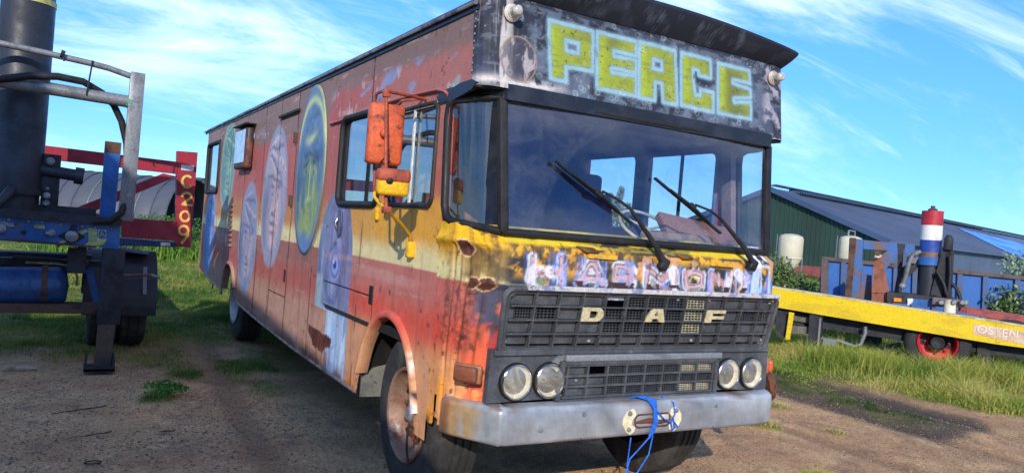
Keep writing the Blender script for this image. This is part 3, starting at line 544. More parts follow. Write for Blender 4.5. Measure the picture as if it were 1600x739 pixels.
    # holes, rust streaks and freckles of the left corner
    for c, r_ in (((.300, 1.600), (.055, .042)), ((.44, 1.415), (.05, .032)), ((.355, 1.415), (.035, .028))):
        q = np.hypot((s-c[0])/r_[0], (z-c[1])/r_[1])+.5*(nf-.5); P.over((238, 214, 160), sm(1.3, 1.22, q)*.8); P.over((96, 50, 40), sm(1.12, 1.04, q)); P.over((52, 32, 30), sm(.62, .4, q)*.7)
    for s0, w_, a in ((.20, .016, .75), (.262, .008, .9), (.318, .014, .8), (.375, .03, .4), (.15, .02, .35)):
        P.over((112, 66, 40), np.exp(-((s-s0+.01*(fbm(z*4, z*0, 3)-.5))/w_)**2)*a*sm(1.66, 1.55, z)*sm(.8, 1.1, z)*(.35+.65*sm(.3, .6, fbm(s*60, z*8, 5))))
    P.over((64, 48, 44), sm(.50, .60, fbm(s*70, z*60, 2, 3))*sm(.08, .16, s)*sm(.46, .36, s)*sm(1.02, 1.12, z)*sm(1.47, 1.40, z)*.42); P.over((70, 54, 54), sm(.48, .6, fbm(s*24, z*15, 7))*np.exp(-((s-.43)/.05)**2-((z-1.13)/.06)**2)*.9); P.over((80, 56, 48), lf*sm(.52, .64, fbm(s*30, z*3, 11))*sm(.1, .2, s)*sm(.62, .5, s)*sm(.85, 1.0, z)*.4)
    P.over((92, 50, 36), sm(.5, .62, nf)*np.exp(-((s-.16)/.05)**2)*sm(1.45, 1.3, z)*sm(.9, 1.0, z)*.45); P.over((92, 50, 36), sm(.55, .64, nf)*np.exp(-((s-.33)/.06)**2)*sm(1.42, 1.3, z)*sm(.9, 1.0, z)*.6)
    P.over((96, 58, 44), sm(.70, .75, fbm(s*20, z*16, 12, 5))*.8*lf); P.over((84, 62, 54), sm(.55, .7, nf)*sm(.5, .65, fbm(s*14, z*2, 4))*lf*.35); P.over((232, 150, 40), sm(.5, .6, fbm(s*5, z*5, 9))*sm(.9, .8, z)*.75); P.over((108, 60, 40), sm(.5, .58, n2)*sm(.66, .58, z)*.9)
    ck = np.abs(fbm(s*5, z*4, 3, 3)-.5); P.over((64, 42, 36), sm(.007, .003, ck)*sm(-1.0, -1.1, x)*sm(.45, .55, n)*.85)
    return P.c
colf = front_paint(xf2, yf2, zf, sx_)
Vf = np.stack([xf2, yf2, zf], 1); i, j = np.meshgrid(np.arange(399), np.arange(189), indexing='ij'); i = i.ravel(); j = j.ravel(); n_ = 190
Ff = np.stack([i*n_+j, (i+1)*n_+j, (i+1)*n_+j+1, i*n_+j+1], 1); fx_, fz_, fs_ = px_[i], Zf[j], S[i]
fl = .565+.05*fbm(fs_*14, fs_*0, 2)+.04*(fs_ > .1)*(fs_ < .16)
fl = np.where((fs_ > .20), .66, fl); kf = ~((fs_ < .62) & (fz_ < fl)) & ~((fs_ > Ls-.62) & (fz_ < .66)) & ~((np.abs(fx_) < 1.0) & (fz_ < 1.385)) & ~((np.abs(fs_-.115) < .014) & (fz_ > .66) & (fz_ < .76))
u, inv = np.unique(Ff[kf], return_inverse=True)
link('front_panel', npmesh('front_panel', Vf[u], inv.reshape(-1, 4), SKIN, True, colf[u]), bus)
def fy(x, z): return float(np.interp(abs(x), [0, .95, 1.04], [-.092, -.062, -.045])+yoff(z))     # skin depth at the front

# radiator backing, trim strip, upper grille
MB().box((0, .16, 1.03), (2.04, .02, .80)).build('radiator_backing', DARK, bus)
def on(x, z, off): return Vector((x, np.interp(z, [.78, 1.055, 1.414, 1.44], [-.035, -.04, -.105, -.11])-off, z))
TRIMW = worn('flaking_white_trim', (186, 182, 180), (120, 128, 160), (120, 60, 58), rough=.6, scale=12, amt=(.5, .6), amt3=(.58, .64), scale3=16)
MB().beam((-.92, -.128, 1.418), (1.03, -.128, 1.418), .03, .026, bev=.004).build('grille_trim', TRIMW, bus)
gx = [-1.008, -.847, -.692, -.535, -.378, -.225, -.072, .076, .232, .405, .56, .718, .876, 1.018]; gz = [1.393, 1.318, 1.241, 1.164, 1.098]
gr = MB()
def gpt(x, z, off=0): return on(x, z, off)
nrm = Vector((0, -1, -.19)).normalized()
P = [(s*x, z) for s, x, z in ()]
fr_out = []
for (cxx, czz, a0) in ((.98, 1.364, 0), (-.98, 1.364, 90), (-.965, 1.102, 180), (.965, 1.102, 270)):
    for k in range(6): a = R(a0+90*k/5); fr_out.append((cxx+.058*math.cos(a), czz+.046*math.sin(a)))
gr.tube([gpt(a, b_, .008) for a, b_ in fr_out+fr_out[:2]], .017, 8, False)
gr.tube([gpt(a*.975, b_+(1.235-b_)*.10, -.002) for a, b_ in fr_out+fr_out[:2]], .012, 8, False)
for z in gz[1:-1]: gr.beam(gpt(-1.0, z, .004), gpt(1.0, z, .004), .034, .0075, (0, 0, 1))
for x in gx[1:-1]: gr.beam(gpt(x, gz[0]), gpt(x, gz[-1]), .011, .022, (1, 0, 0)) if False else gr.beam(gpt(x, gz[0]+.01, .004), gpt(x, gz[-1]-.01, .004), .0075, .032, nrm)
gr.beam(gpt(-.99, 1.081, .002), gpt(.99, 1.081, .002), .02, .030, nrm).beam(gpt(-.99, 1.401, .002), gpt(.99, 1.401, .002), .02, .016, nrm).beam(gpt(-1.016, 1.37, .001), gpt(-1.016, 1.09, .001), .018, .02, nrm).beam(gpt(1.026, 1.37, .001), gpt(1.026, 1.09, .001), .018, .02, nrm)
grille = gr.build('upper_grille', GRILLE, bus, 40)
mesh_cells = {(5, 0), (6, 0), (7, 0), (8, 0), (4, 1), (5, 1), (7, 1), (8, 1), (4, 2), (5, 2), (6, 2), (7, 2), (8, 2), (0, 1), (1, 1), (11, 1), (12, 1)}
cellmesh = {}
def mesh_insert(x0, x1, z0, z1, key, mtl, par, fn):
    c = MB(); a, b_ = (x0+x1)/2, (z0+z1)/2; w_, h_ = x1-x0, z1-z0
    if key not in cellmesh:
        for k in range(7): c.box((-w_/2+w_*k/6, 0, 0), (.0055, .006, h_))
        for k in range(5): c.box((0, 0, -h_/2+h_*k/4), (w_, .0065, .0055))
        cellmesh[key] = c.mesh('mesh_insert', mtl)
    o = link('mesh_insert', cellmesh[key], None); o.parent = par; p = fn(a, b_, -.010); o.location = p; return o
def solid(x0, x1, z0, z1, par, fn, name='grille_pocket', mtl=GRILLE):
    c = MB(); q = [fn(x0, z0, -.014), fn(x1, z0, -.014), fn(x1, z1, -.014), fn(x0, z1, -.014)]; c.prism(q, (0, .004, 0)); return c.build(name, mtl, par)
for cx_ in range(13):
    for rz_ in range(4):
        x0, x1 = gx[cx_]+.006, gx[cx_+1]-.006; z1, z0 = gz[rz_]-.006, gz[rz_+1]+.006
        if (cx_, rz_) == (4, 0): solid(x0, x1, z0+.035, z1, grille, on, mtl=TRIMW); continue
        if (cx_, rz_) in mesh_cells:
            if cx_ in (0, 11): xm = x0+.045 if cx_ == 0 else x0+.02; solid(x0, xm, z0, z1, grille, on); x0 = xm
            mw = (cx_ == 8); mesh_insert(x0, x1, z0, z1, ('u', round(x1-x0, 2), mw), MESHW if mw else MESHM, grille, on)
        else: solid(x0, x1, z0, z1, grille, on)
for x, z in ((-.985, 1.375), (-.40, 1.385), (-.985, 1.118), (-.43, 1.118), (-.36, 1.118), (.36, 1.118), (.43, 1.118), (.99, 1.118), (.44, 1.375), (.99, 1.37), (.18, 1.375)):
    p = on(x, z, -.010); MB().lathe([(0, .012), (.006, .011), (.011, .006), (.013, 0)], p, nrm, 10).build('screw', ALU, grille, 50)
# badge letters standing proud of the grille
def badge(ch, x0, x1, z0, z1):
    if ch == 'D':
        o_ = [(x0, z0), (x0, z1)]+[(x1-.045+.045*math.sin(R(a)), (z0+z1)/2+(z1-z0)/2*math.cos(R(a))) for a in range(0, 181, 20)]
        i_ = [(x0+.055, z0+.02), (x0+.055, z1-.02)]+[(x1-.06+.022*math.sin(R(a)), (z0+z1)/2+(z1-z0-.04)/2*math.cos(R(a))) for a in range(0, 181, 20)]
        n = len(o_); c = MB(); 
        for k in range(n): q = (k+1) % n; c.prism([on(*o_[k], .026), on(*o_[q], .026), on(*i_[q], .026), on(*i_[k], .026)], (0, .016, 0))
        return c
    if ch == 'A': S_ = [[(0, 0), (.3, 1), (.55, 1), (.32, 0)], [(.70, 0), (.5, 1), (.8, 1), (1, 0)], [(.27, .25), (.32, .48), (.72, .48), (.75, .25)]]
    else: S_ = [[(0, 0), (.05, 1), (.36, 1), (.34, 0)], [(.352, .74), (.36, 1), (1, 1), (.99, .74)], [(.345, .28), (.35, .52), (.95, .52), (.94, .28)]]
    c = MB()
    for k, sp in enumerate(S_): c.prism([on(x0+(x1-x0)*a, z0+(z1-z0)*b_, .026+.0012*k) for a, b_ in sp], (0, .016, 0))
    return c
for ch, x0, x1 in (('D', -.537, -.386), ('A', -.075, .078), ('F', .405, .572)): badge(ch, x0, x1, 1.238, 1.318).build('badge_letter', BADGE, bus)

# lower grille between the lamps
def onl(x, z, off): return Vector((x, -.05-.012*(z-.8)/.2-off, z))
lx = np.linspace(-.575, .545, 9); lz = [.985, .925, .865, .803]
c = MB(); 
for z in lz: c.beam(onl(-.60, z, 0), onl(.56, z, 0), .024, .012, (0, 0, 1))
for x in lx: c.beam(onl(x, .99, 0), onl(x, .795, 0), .012, .024, (0, -1, 0))
c.beam(onl(-.625, 1.0, .004), onl(.57, 1.0, .004), .03, .018).beam(onl(-.615, 1.0, .004), onl(-.63, .79, .004), .03, .03, (0, -1, 0)).beam(onl(.565, 1.0, .004), onl(.575, .79, .004), .03, .03, (0, -1, 0)).beam(onl(-.62, .785, .004), onl(.58, .785, .004), .03, .018)
lgr = c.build('lower_grille', GRILLE, bus, 40)
for cx_ in range(8):
    for rz_ in range(3):
        x0, x1 = lx[cx_]+.007, lx[cx_+1]-.007; z1, z0 = lz[rz_]-.006, lz[rz_+1]+.006
        if (cx_, rz_) == (1, 0): continue
        if cx_ >= 2: mw = cx_ in (6, 7) and rz_ != 1; mesh_insert(x0+.012, x1, z0, z1, ('l', mw), MESHW if mw else MESHM, lgr, onl)
        else: solid(x0, x1, z0, z1, lgr, onl)
MB().lathe([(0, .01), (.008, .008), (.011, 0)], onl(-.50, .895, -.012), (0, -1, 0), 10).build('screw', ALU, lgr)
MB().beam((-.60, -.07, 1.028), (.60, -.07, 1.028), .03, .036, bev=.004).beam((-.60, -.052, 1.05), (-.66, -.05, .985), .05, .012, (0, -1, 0)).build('bonnet_catch_bar', ALU, bus, 40)
MB().beam((.10, -.04, 1.003), (.5, -.04, 1.003), .03, .018).build('white_pipe', worn('white_pipe_paint', (196, 196, 190), (140, 130, 116), rough=.6), bus)

# lamp pods and headlights
for s in (-1, 1):
    xs = .60 if s < 0 else .565
    c = MB(); c.prism([(s*1.07, .0, .79), (s*1.062, -.0, 1.075), (s*xs, -.0, 1.075), (s*xs, -.0, .80)], (0, -.045, 0)) ; c.beam((s*.60, -.056, 1.06), (s*1.05, -.056, 1.06), .022, .03, bev=.004); pod = c.build('lamp_pod', GRILLE, bus)
    for xx in (.902, .688):
        p = Vector((s*xx, -.052, .902))
        h = MB().lathe([(.0, -.04), (.08, -.035), (.094, .02), (.101, .016), (.104, -.002), (.104, -.02)], p, (0, -1, 0), 32).build('headlight', BLACK, bus, 40)
        MB().lathe([(.097, .008), (.096, .022), (.091, .026), (.086, .020), (.086, .012)], p, (0, -1, 0), 32).build('rim', CHROME, h, 40)
        MB().lathe([(.086, .014), (.073, -.006), (.055, -.026), (.02, -.036), (0, -.037)], p+Vector((0, -.002, 0)), (0, -1, 0), 28).build('reflector', worn('lamp_reflector', (238, 232, 214), (224, 214, 190), (170, 144, 108), rough=.25, metal=.1, scale=9, amt3=(.58, .75), bstr=.05), h, 60) if s == -1 and xx > .8 else MB().lathe([(.086, .014), (.073, -.006), (.055, -.026), (.02, -.036), (0, -.037)], p+Vector((0, -.002, 0)), (0, -1, 0), 28).build('reflector', bpy.data.materials['lamp_reflector'], h, 60)
        MB().lathe([(0, -.006), (.007, -.008), (.009, -.014), (.009, -.03)], p+Vector((-.012, 0, .004)), (0, -1, 0), 12).build('bulb', worn('yellow_bulb', (222, 190, 60), (200, 160, 40), rough=.3) if s == -1 and xx > .8 else bpy.data.materials['yellow_bulb'], h, 60)
        MB().lathe([(.0875, .022), (.065, .034), (.035, .040), (0, .042)], p, (0, -1, 0), 28).build('lens', glass('lamp_glass', (252, 250, 242), .08, .26, (238, 228, 206)) if s == -1 and xx > .8 else bpy.data.materials['lamp_glass'], h, 60)
# indicators
AMBER = worn('faded_indicator', (126, 72, 52), (104, 62, 48), (150, 110, 84), rough=.4, scale=8)
for s in (-1, 1):
    a = R(52); rot = Matrix.Rotation(-s*a*-1 if s > 0 else -a, 3, 'Z'); p = Vector((s*1.145, .045, .935))
    o = MB().box(p, (.165, .03, .10), Matrix.Rotation(s*a, 3, 'Z'), .012).build('indicator_lamp', worn('indicator_base', (150, 100, 70), (110, 70, 52), rough=.6) if s < 0 else bpy.data.materials['indicator_base'], bus, 40)
    MB().box(p+Vector((s*.022, -.016, 0)), (.135, .04, .082), Matrix.Rotation(s*a, 3, 'Z'), .014).build('lens', AMBER if s < 0 else worn('orange_lens', (206, 88, 44), (180, 70, 40), rough=.3), o, 50)

MB().lathe([(0, .03), (.05, .03), (.055, .01), (.10, .008), (.112, -.01), (.112, -.05), (.06, -.06)], aty(1203, 603, .42), (.9, -.4, .1), 22).build('rusty_drum', RUST, bus, 40)
# bumper: bent channel with clipped ends
bp = [(-1.20, .21), (-1.187, .13), (-1.13, .02), (-1.06, -.085), (-1.00, -.12), (0, -.132), (1.00, -.12), (1.06, -.085), (1.13, .02), (1.19, .17), (1.20, .30)]
pr = [(.0, .775), (.012, .782), (.0, .778), (-.012, .768), (-.018, .755), (-.018, .60), (-.012, .588), (0, .580), (.06, .580)]
pr = [(.10, .782), (.012, .782), (-.004, .778), (-.014, .766), (-.018, .75), (-.018, .604), (-.013, .59), (-.002, .582), (.08, .581)]
bp = [(-1.20, .20), (-1.19, .155), (-1.055, -.085), (-1.02, -.122), (-.98, -.130), (0, -.136), (.98, -.130), (1.02, -.122), (1.055, -.085), (1.19, .155), (1.20, .20)]
fine = []
for k in range(len(bp)-1):
    for t in np.linspace(0, 1, 8, endpoint=False): fine.append(np.array(bp[k])*(1-t)+np.array(bp[k+1])*t)
fine.append(np.array(bp[-1])); a = np.array(fine)
for _ in range(1): a[1:-1] = (a[:-2]+2*a[1:-1]+a[2:])/4
tg = np.gradient(a, axis=0); tg /= np.linalg.norm(tg, axis=1)[:, None]; nn = np.stack([tg[:, 1], -tg[:, 0]], 1)
VV = []; FF = []
for q in range(len(a)):
    for o_, zz_ in pr:
        sag = .004*math.sin(q*.5)*.3
        VV.append((a[q, 0]-nn[q, 0]*o_, a[q, 1]-nn[q, 1]*o_, zz_+sag))
m = len(pr)
for q in range(len(a)-1):
    for k in range(m-1): FF.append((q*m+k, (q+1)*m+k, (q+1)*m+k+1, q*m+k+1))
VV = np.array(VV); P = Paint(len(VV), (176, 180, 183)); s_ = VV[:, 0]; zv = VV[:, 2]
nA = fbm(s_*3, zv*8, 3); nB = fbm(s_*20, zv*24, 5); P.over((146, 151, 157), sm(.4, .6, nA)); P.over((176, 182, 188), sm(.765, .778, zv)*.8); P.over((186, 150, 96), sm(-1.06, -1.14, s_)*sm(.35, .5, nB)*.9); P.over((150, 84, 40), sm(-1.12, -1.18, s_)*sm(.4, .55, fbm(s_*12, zv*9, 7))*.85)
P.over((120, 92, 74), sm(.60, .70, nB)*sm(.62, .58, zv)*.7); P.over((196, 206, 214), sm(1.04, 1.1, s_)*.7); P.over((104, 100, 98), sm(.62, .7, fbm(s_*8, zv*8, 12))*.6); P.over((130, 96, 74), sm(.60, .66, fbm(s_*14, zv*6, 9))*sm(.74, .78, zv)*.7)
STEELP = painted('bumper_paint', .42, .12, .6, .08); STEELP.node_tree.nodes['Principled BSDF'].inputs['Metallic'].default_value = .35
bumper = link('bumper', npmesh('bumper', VV, FF, STEELP, True, P.c), bus)
MB().prism([(1.185, .14, .60), (1.10, -.045, .592), (1.165, .10, .70)], (-.006, .003, 0)).build('clipped_corner', worn('pale_blue_metal', (176, 206, 226), (120, 150, 176), rough=.35), bumper)
for x in (-.78, -.50, .51, .0):
    for z in (.73, .603):
        if x == 0: continue
        if x == -.78 and z > .7: continue
        MB().lathe([(0, .014), (.010, .012), (.014, .004), (.016, 0)], (x, -.147, z if x > -.7 else .66), (0, -1, 0), 12).build('bolt', ALU, bumper, 50)
# tow slot with its two cream plates
slot = rrect(-.135, .135, .630, .705, .035)
o = MB().prism([(a_, -.148, b_) for a_, b_ in slot], (0, -.004, 0)).build('tow_slot', DARK, bumper)
MB().tube([(a_, -.150, b_) for a_, b_ in slot+slot[:2]], .007, 6, False).build('slot_rim', RUST, bumper)
MB().tube([(-.13, -.150, .66), (-.03, -.155, .668), (.06, -.155, .655), (.13, -.15, .66)], [.008, .016, .012, .008], 8).build('tow_pin', RUST, bumper, 60)
MB().box((.06, -.153, .684), (.12, .004, .028)).build('slot_glint', worn('pale_plate', (206, 198, 184), (150, 140, 128), rough=.6), bumper)
CREAM = worn('cream_plate', (222, 208, 172), (206, 190, 150), (150, 108, 70), rough=.55, scale=16, amt3=(.64, .74))
pl = [(-.225, .655), (-.222, .695), (-.195, .728), (-.155, .745), (-.135, .725), (-.13, .70), (-.155, .68), (-.155, .65), (-.13, .635), (-.132, .612), (-.165, .592), (-.195, .612)]
for s in (1, -1):
    o = MB().prism([(s*a_, -.149, b_+(0 if s > 0 else -.002)) for a_, b_ in pl], (0, -.006, 0)).build('tow_plate', CREAM, bumper)
    for x, z in ((.178, .717), (.178, .624)): MB().lathe([(0, .014), (.012, .010), (.015, 0)], (-s*x, -.155, z), (0, -1, 0), 10).build('plate_bolt', ALU, bumper, 50)
MB().box((-.555, .02, .785), (.06, .10, .03)).build('bumper_bracket', CREAM, bus)

# ---- upper cab: pillars, header, glass
top_pl = [(-W, .43), (-1.165, .34), (-1.035, .075), (-.9, .062), (.9, .062), (1.035, .075), (1.165, .34), (W, .43)]
def strip(pl, z0, z1, th, name, m, par, inset0=0):
    c = MB(); n = len(pl)
    for k in range(n-1):
        A, B = Vector((*pl[k], 0)), Vector((*pl[k+1], 0)); t = (B-A).normalized(); nn_ = Vector((t.y, -t.x, 0))
        c.prism([(A.x, A.y, z0), (B.x, B.y, z0), (B.x, B.y, z1), (A.x, A.y, z1)], (-nn_.x*th, -nn_.y*th, 0))
    return c.build(name, m, par)
hp = [(-W-.004, .60), (-W-.004, .40), (-1.16, .26), (-1.035, .045), (-.9, .035), (.9, .035), (1.035, .045), (1.16, .26), (W, .40), (W, .60)]
strip(hp, 2.415, 2.50, .03, 'header_band', BLKPNT, bus)
tw_ = WSGLASS.node_tree                                   # dust on the screen, wiped clean along the two blade sweeps
co_ = N(tw_, 'ShaderNodeTexCoord'); sp_ = N(tw_, 'ShaderNodeSeparateXYZ'); tw_.links.new(co_.outputs['Object'], sp_.inputs[0]); arcs = None
for px0 in (.011, .764):
    dx_ = math_(tw_, 'SUBTRACT', sp_.outputs['X'], px0); dz_ = math_(tw_, 'SUBTRACT', sp_.outputs['Z'], 1.605); rr_ = math_(tw_, 'SQRT', math_(tw_, 'ADD', math_(tw_, 'MULTIPLY', dx_, dx_), math_(tw_, 'MULTIPLY', dz_, dz_)))
    a_ = math_(tw_, 'MULTIPLY', rng(tw_, rr_, .24, .27), rng(tw_, rr_, .80, .83, 1, 0)); arcs = a_ if arcs is None else math_(tw_, 'MAXIMUM', arcs, a_)
dst = math_(tw_, 'ADD', math_(tw_, 'MULTIPLY', math_(tw_, 'SUBTRACT', 1.0, math_(tw_, 'MULTIPLY', arcs, .85)), rng(tw_, noise(tw_, 7, 8, .75, .8), .3, .75, .01, .14)), rng(tw_, math_(tw_, 'ADD', sp_.outputs['Z'], math_(tw_, 'MULTIPLY', noise(tw_, 3, 6, .7), .3)), 1.80, 2.06, .13, .0))
dst = math_(tw_, 'ADD', dst, rng(tw_, sp_.outputs['Z'], 2.25, 2.42, 0, .10))  # pale haze painted in towards the top edge of the glass
[m_ for m_ in tw_.nodes if m_.type == 'MIX_SHADER' and any(l_.from_node.type == 'BSDF_DIFFUSE' for l_ in m_.inputs[2].links)][0].name = 'dustmix'; tw_.links.new(dst, tw_.nodes['dustmix'].inputs[0])
def wsp(u, v):                                            # windscreen surface, u -1..1, v 0..1
    z = 1.70+.735*v; x = u*(1.012+.028*v); y = .002+.078*v+.035*u*u-.03; return (x, y, z)
VV = []; FF = []
for a_ in range(17):
    for b_ in range(7): VV.append(wsp(-1+a_/8, b_/6))
for a_ in range(16):
    for b_ in range(6): FF.append((a_*7+b_, (a_+1)*7+b_, (a_+1)*7+b_+1, a_*7+b_+1))
ws = link('windscreen', npmesh('windscreen', VV, FF, WSGLASS, True), bus)
per = [wsp(-1+k/8, 0) for k in range(17)]+[wsp(1, k/6) for k in range(1, 7)]+[wsp(1-k/8, 1) for k in range(1, 17)]+[wsp(-1, 1-k/6) for k in range(1, 7)]
MB().tube(per+per[1:2], .023, 8, False).build('rubber_seal', BLACK, ws, 60)
for s in (-1, 1):
    A0, A1, B0, B1 = Vector((s*1.018, .012, 1.70)), Vector((s*1.045, .09, 2.425)), Vector((s*1.186, .405, 1.745)), Vector((s*1.186, .47, 2.425))
    def qp(u, v): p = (A0*(1-u)+B0*u)*(1-v)+(A1*(1-u)+B1*u)*v; k = u*(1-u)*4; return p+Vector((s*.028*k, -.028*k, 0))
    VV = [qp(a_/6, b_/6) for a_ in range(7) for b_ in range(7)]; FF = [(a_*7+b_, (a_+1)*7+b_, (a_+1)*7+b_+1, a_*7+b_+1) for a_ in range(6) for b_ in range(6)]
    qg = link('quarter_window', npmesh('quarter_window', VV, FF, GLASS, True), bus)
    pe = [qp(0, 0), qp(.3, 0), qp(.6, 0), qp(.85, .0), qp(.96, .03), qp(1, .12), qp(1, .5), qp(1, .85), qp(.97, .96), qp(.85, 1), qp(.5, 1), qp(.2, 1), qp(0, 1), qp(0, .5)]
    MB().tube(pe+pe[:2], .024, 8, False).build('rubber_seal', BLACK, qg, 60)
    MB().beam(A0+Vector((0, -.004, 0)), A1+Vector((0, -.004, 0)), .05, .045, (0, -1, 0), bev=.006).build('windscreen_post', BLACK, bus, 40)
    c = MB(); c.prism([(s*(W-.002), .43, 1.70), (s*(W-.002), .60 if s > 0 else .435, 1.70), (s*(W-.002), .60 if s > 0 else .50, 2.45), (s*(W-.002), .485, 2.45)], (-s*.05, 0, 0)); c.build('cab_pillar', ORANGEP, bus)
c = MB()                                                 # side pillar skin between the quarter glass and the cab window
VVp = [(-W-.003, .415, 1.71), (-W-.003, .58, 1.71), (-W-.003, .58, 2.44), (-W-.003, .49, 2.44)]

# ---- sign box with the PEACE lettering
def sbx(t):                                              # plan of the box by arc length
    pts = [(-W-.004, .165), (-W-.004, .12), (-1.178, .085), (-1.15, .06), (-1.10, .048)]+[(x, .044) for x in np.linspace(-1.0, 1.0, 21)]+[(1.10, .048), (1.15, .06), (1.178, .085), (W+.004, .12), (W+.004, .165)]
    p = np.array(pts); d = np.r_[0, np.cumsum(np.hypot(*np.diff(p, axis=0).T))]; s = t*d[-1]; return np.interp(s, d, p[:, 0]), np.interp(s, d, p[:, 1])
NS, NZ = 470, 112; tt = np.linspace(0, 1, NS); bx_, by_ = sbx(tt); Zs = np.linspace(2.475, 3.0, NZ)
I, J = np.meshgrid(np.arange(NS), np.arange(NZ), indexing='ij'); I = I.ravel(); J = J.ravel(); xs, ysb, zs = bx_[I], by_[I], Zs[J]
ys2 = ysb+.05*(zs-2.475)/.45+.006*(fbm(xs*3, zs*4, 2)-.5); zs2 = zs
def sign_paint(x, z):
    P = Paint(len(x), (58, 64, 80)); n = fbm(x*3, z*4, 1); n2 = fbm(x*9, z*9, 3); n3 = fbm(x*30, z*7, 5); nv = fbm(x*24, z*2.5, 8)
    P.over((44, 48, 60), sm(.45, .6, n)); P.over((92, 102, 122), sm(.5, .68, n2)*.45)
    hal = dseg([(-.86, 2.52), (.9, 2.52), (.9, 2.95), (-.86, 2.95)], x, z); ins = inpoly([(-.86, 2.52), (.9, 2.52), (.9, 2.95), (-.86, 2.95)], x, z)
    P.over((94, 106, 124), np.where(ins, 1, sm(.07, 0, hal))*sm(.40, .58, n2+.25*(n3-.5))*.75); P.over((42, 46, 58), sm(2.955, 2.975, z+.02*(n2-.5)))
    lft = sm(-.84, -.95, x)*sm(-1.18, -1.1, x); P.over((168, 164, 166), lft*sm(.52, .66, nv)*sm(2.9, 2.78, z)*.8); P.over((214, 204, 198), np.exp(-((z-2.515-.03*(x+1.0))/.025)**2)*sm(-.6, -.8, x)*sm(.35, .5, n2)*.9); P.over((206, 200, 196), sm(-.98, -1.06, x)*sm(-1.13, -1.09, x)*sm(.46, .56, fbm(x*40, z*3, 3))*.75)
    P.over((168, 160, 172), sm(.92, 1.0, x)*sm(.5, .64, fbm(x*8+z*9, z*8-x*5, 11))*.8); P.over((120, 128, 140), sm(.56, .66, fbm(x*18, z*40, 9))*.35)
    q = np.hypot((x+.975)/.115, (z-2.645)/.125); P.over((72, 68, 80), (1-sm(.95, 1, q))*.7); P.over((150, 124, 104), np.exp(-((q-1)/.035)**2)*sm(.3, .5, n2+.2)*.9); P.over((206, 190, 186), (1-sm(.9, 1, q))*sm(.56, .64, fbm(x*20, z*8, 2))*.5)
    def lt(x0, x1, z0, z1, poly, holes=()):
        T = lambda Q: [(x0+(x1-x0)*a, z0+(z1-z0)*b_) for a, b_ in Q]
        jx = x+.008*(fbm(x*25, z*25, 2)-.5); jz = z+.008*(fbm(x*25, z*25, 7)-.5)
        i_ = inpoly(T(poly), jx, jz); d = dseg(T(poly), jx, jz)
        for h in holes: i_ &= ~inpoly(T(h), jx, jz); d = np.minimum(d, dseg(T(h), jx, jz))
        sd = np.where(i_, -d, d); rim = sm(.014, .008, np.abs(sd)); fl = sm(.0, -.006, sd)
        P.over((138, 150, 52), fl); P.over((96, 102, 60), fl*sm(.42, .72, fbm(x*3, z*4, 13)+.10*(n3-.5))*.8*sm(0, .4, (x-x0)/(x1-x0))); P.over((158, 176, 40), fl*sm(.30, .05, (x-x0)/(x1-x0))*.8); P.over((116, 118, 62), fl*sm(.56, .70, fbm(x*12, z*60, 4))*.5); P.over((60, 66, 44), fl*sm(.73, .77, fbm(x*60, z*60, 6))*.9)
        P.over((110, 142, 162), sm(.028, .014, np.abs(sd))*.5); P.over((136, 170, 182), rim*sm(.25, .45, n2+.15)*.95)
    E_ = [(0, 0), (1, 0), (1, .36), (.37, .34), (.37, .42), (1, .42), (1, .66), (.42, .64), (.42, .73), (1, .73), (1, 1), (0, 1)]
    lt(-.785, -.475, 2.574, 2.905, [(.06, 0), (.40, 0), (.40, .26), (1, .28), (1, 1), (0, 1)], [[(.40, .54), (.66, .54), (.66, .72), (.38, .72)]])
    lt(-.445, -.150, 2.574, 2.908, E_)
    lt(-.128, .180, 2.570, 2.912, [(0, 0), (.40, 0), (.42, .34), (.58, .34), (.62, 0), (1, 0), (.94, 1), (0, 1)], [[(.36, .58), (.58, .58), (.58, .74), (.36, .74)]])
    lt(.212, .490, 2.574, 2.910, [(0, 0), (1, 0), (1, .38), (.60, .38), (.58, .26), (.42, .26), (.36, .74), (.52, .74), (.54, .64), (.92, .64), (.90, 1), (0, 1)])
    lt(.530, .835, 2.575, 2.902, [(0, 0), (1, 0), (1, .36), (.48, .28), (.46, .36), (1, .45), (.98, .62), (.44, .66), (.44, .74), (.98, .74), (.94, 1), (0, 1)])
    rg = np.random.default_rng(5)
    for k in range(95):
        bx0, bz0 = rg.uniform(-1.05, .95), rg.choice([rg.uniform(2.50, 2.60), rg.uniform(2.85, 2.99), rg.uniform(2.5, 2.95)]); r0 = rg.uniform(.010, .017)
        q = np.hypot(x-bx0, z-bz0)/r0; P.over((178, 198, 206), np.exp(-((q-1)/.28)**2)*rg.uniform(.08, .34))
    P.over((160, 160, 164), sm(.75, .78, fbm(x*30, z*30, 12))*.4)
    return P.c
Fs = lambda NS, NZ: np.array([(a_*NZ+b_, (a_+1)*NZ+b_, (a_+1)*NZ+b_+1, a_*NZ+b_+1) for a_ in range(NS-1) for b_ in range(NZ-1)])
csb = sign_paint(xs, zs)
edge = sm(-1.165, -1.18, xs); 
sign = link('sign_box', npmesh('sign_box', np.stack([xs, ys2, zs2], 1), Fs(NS, NZ), SIGNP, True, csb), bus)
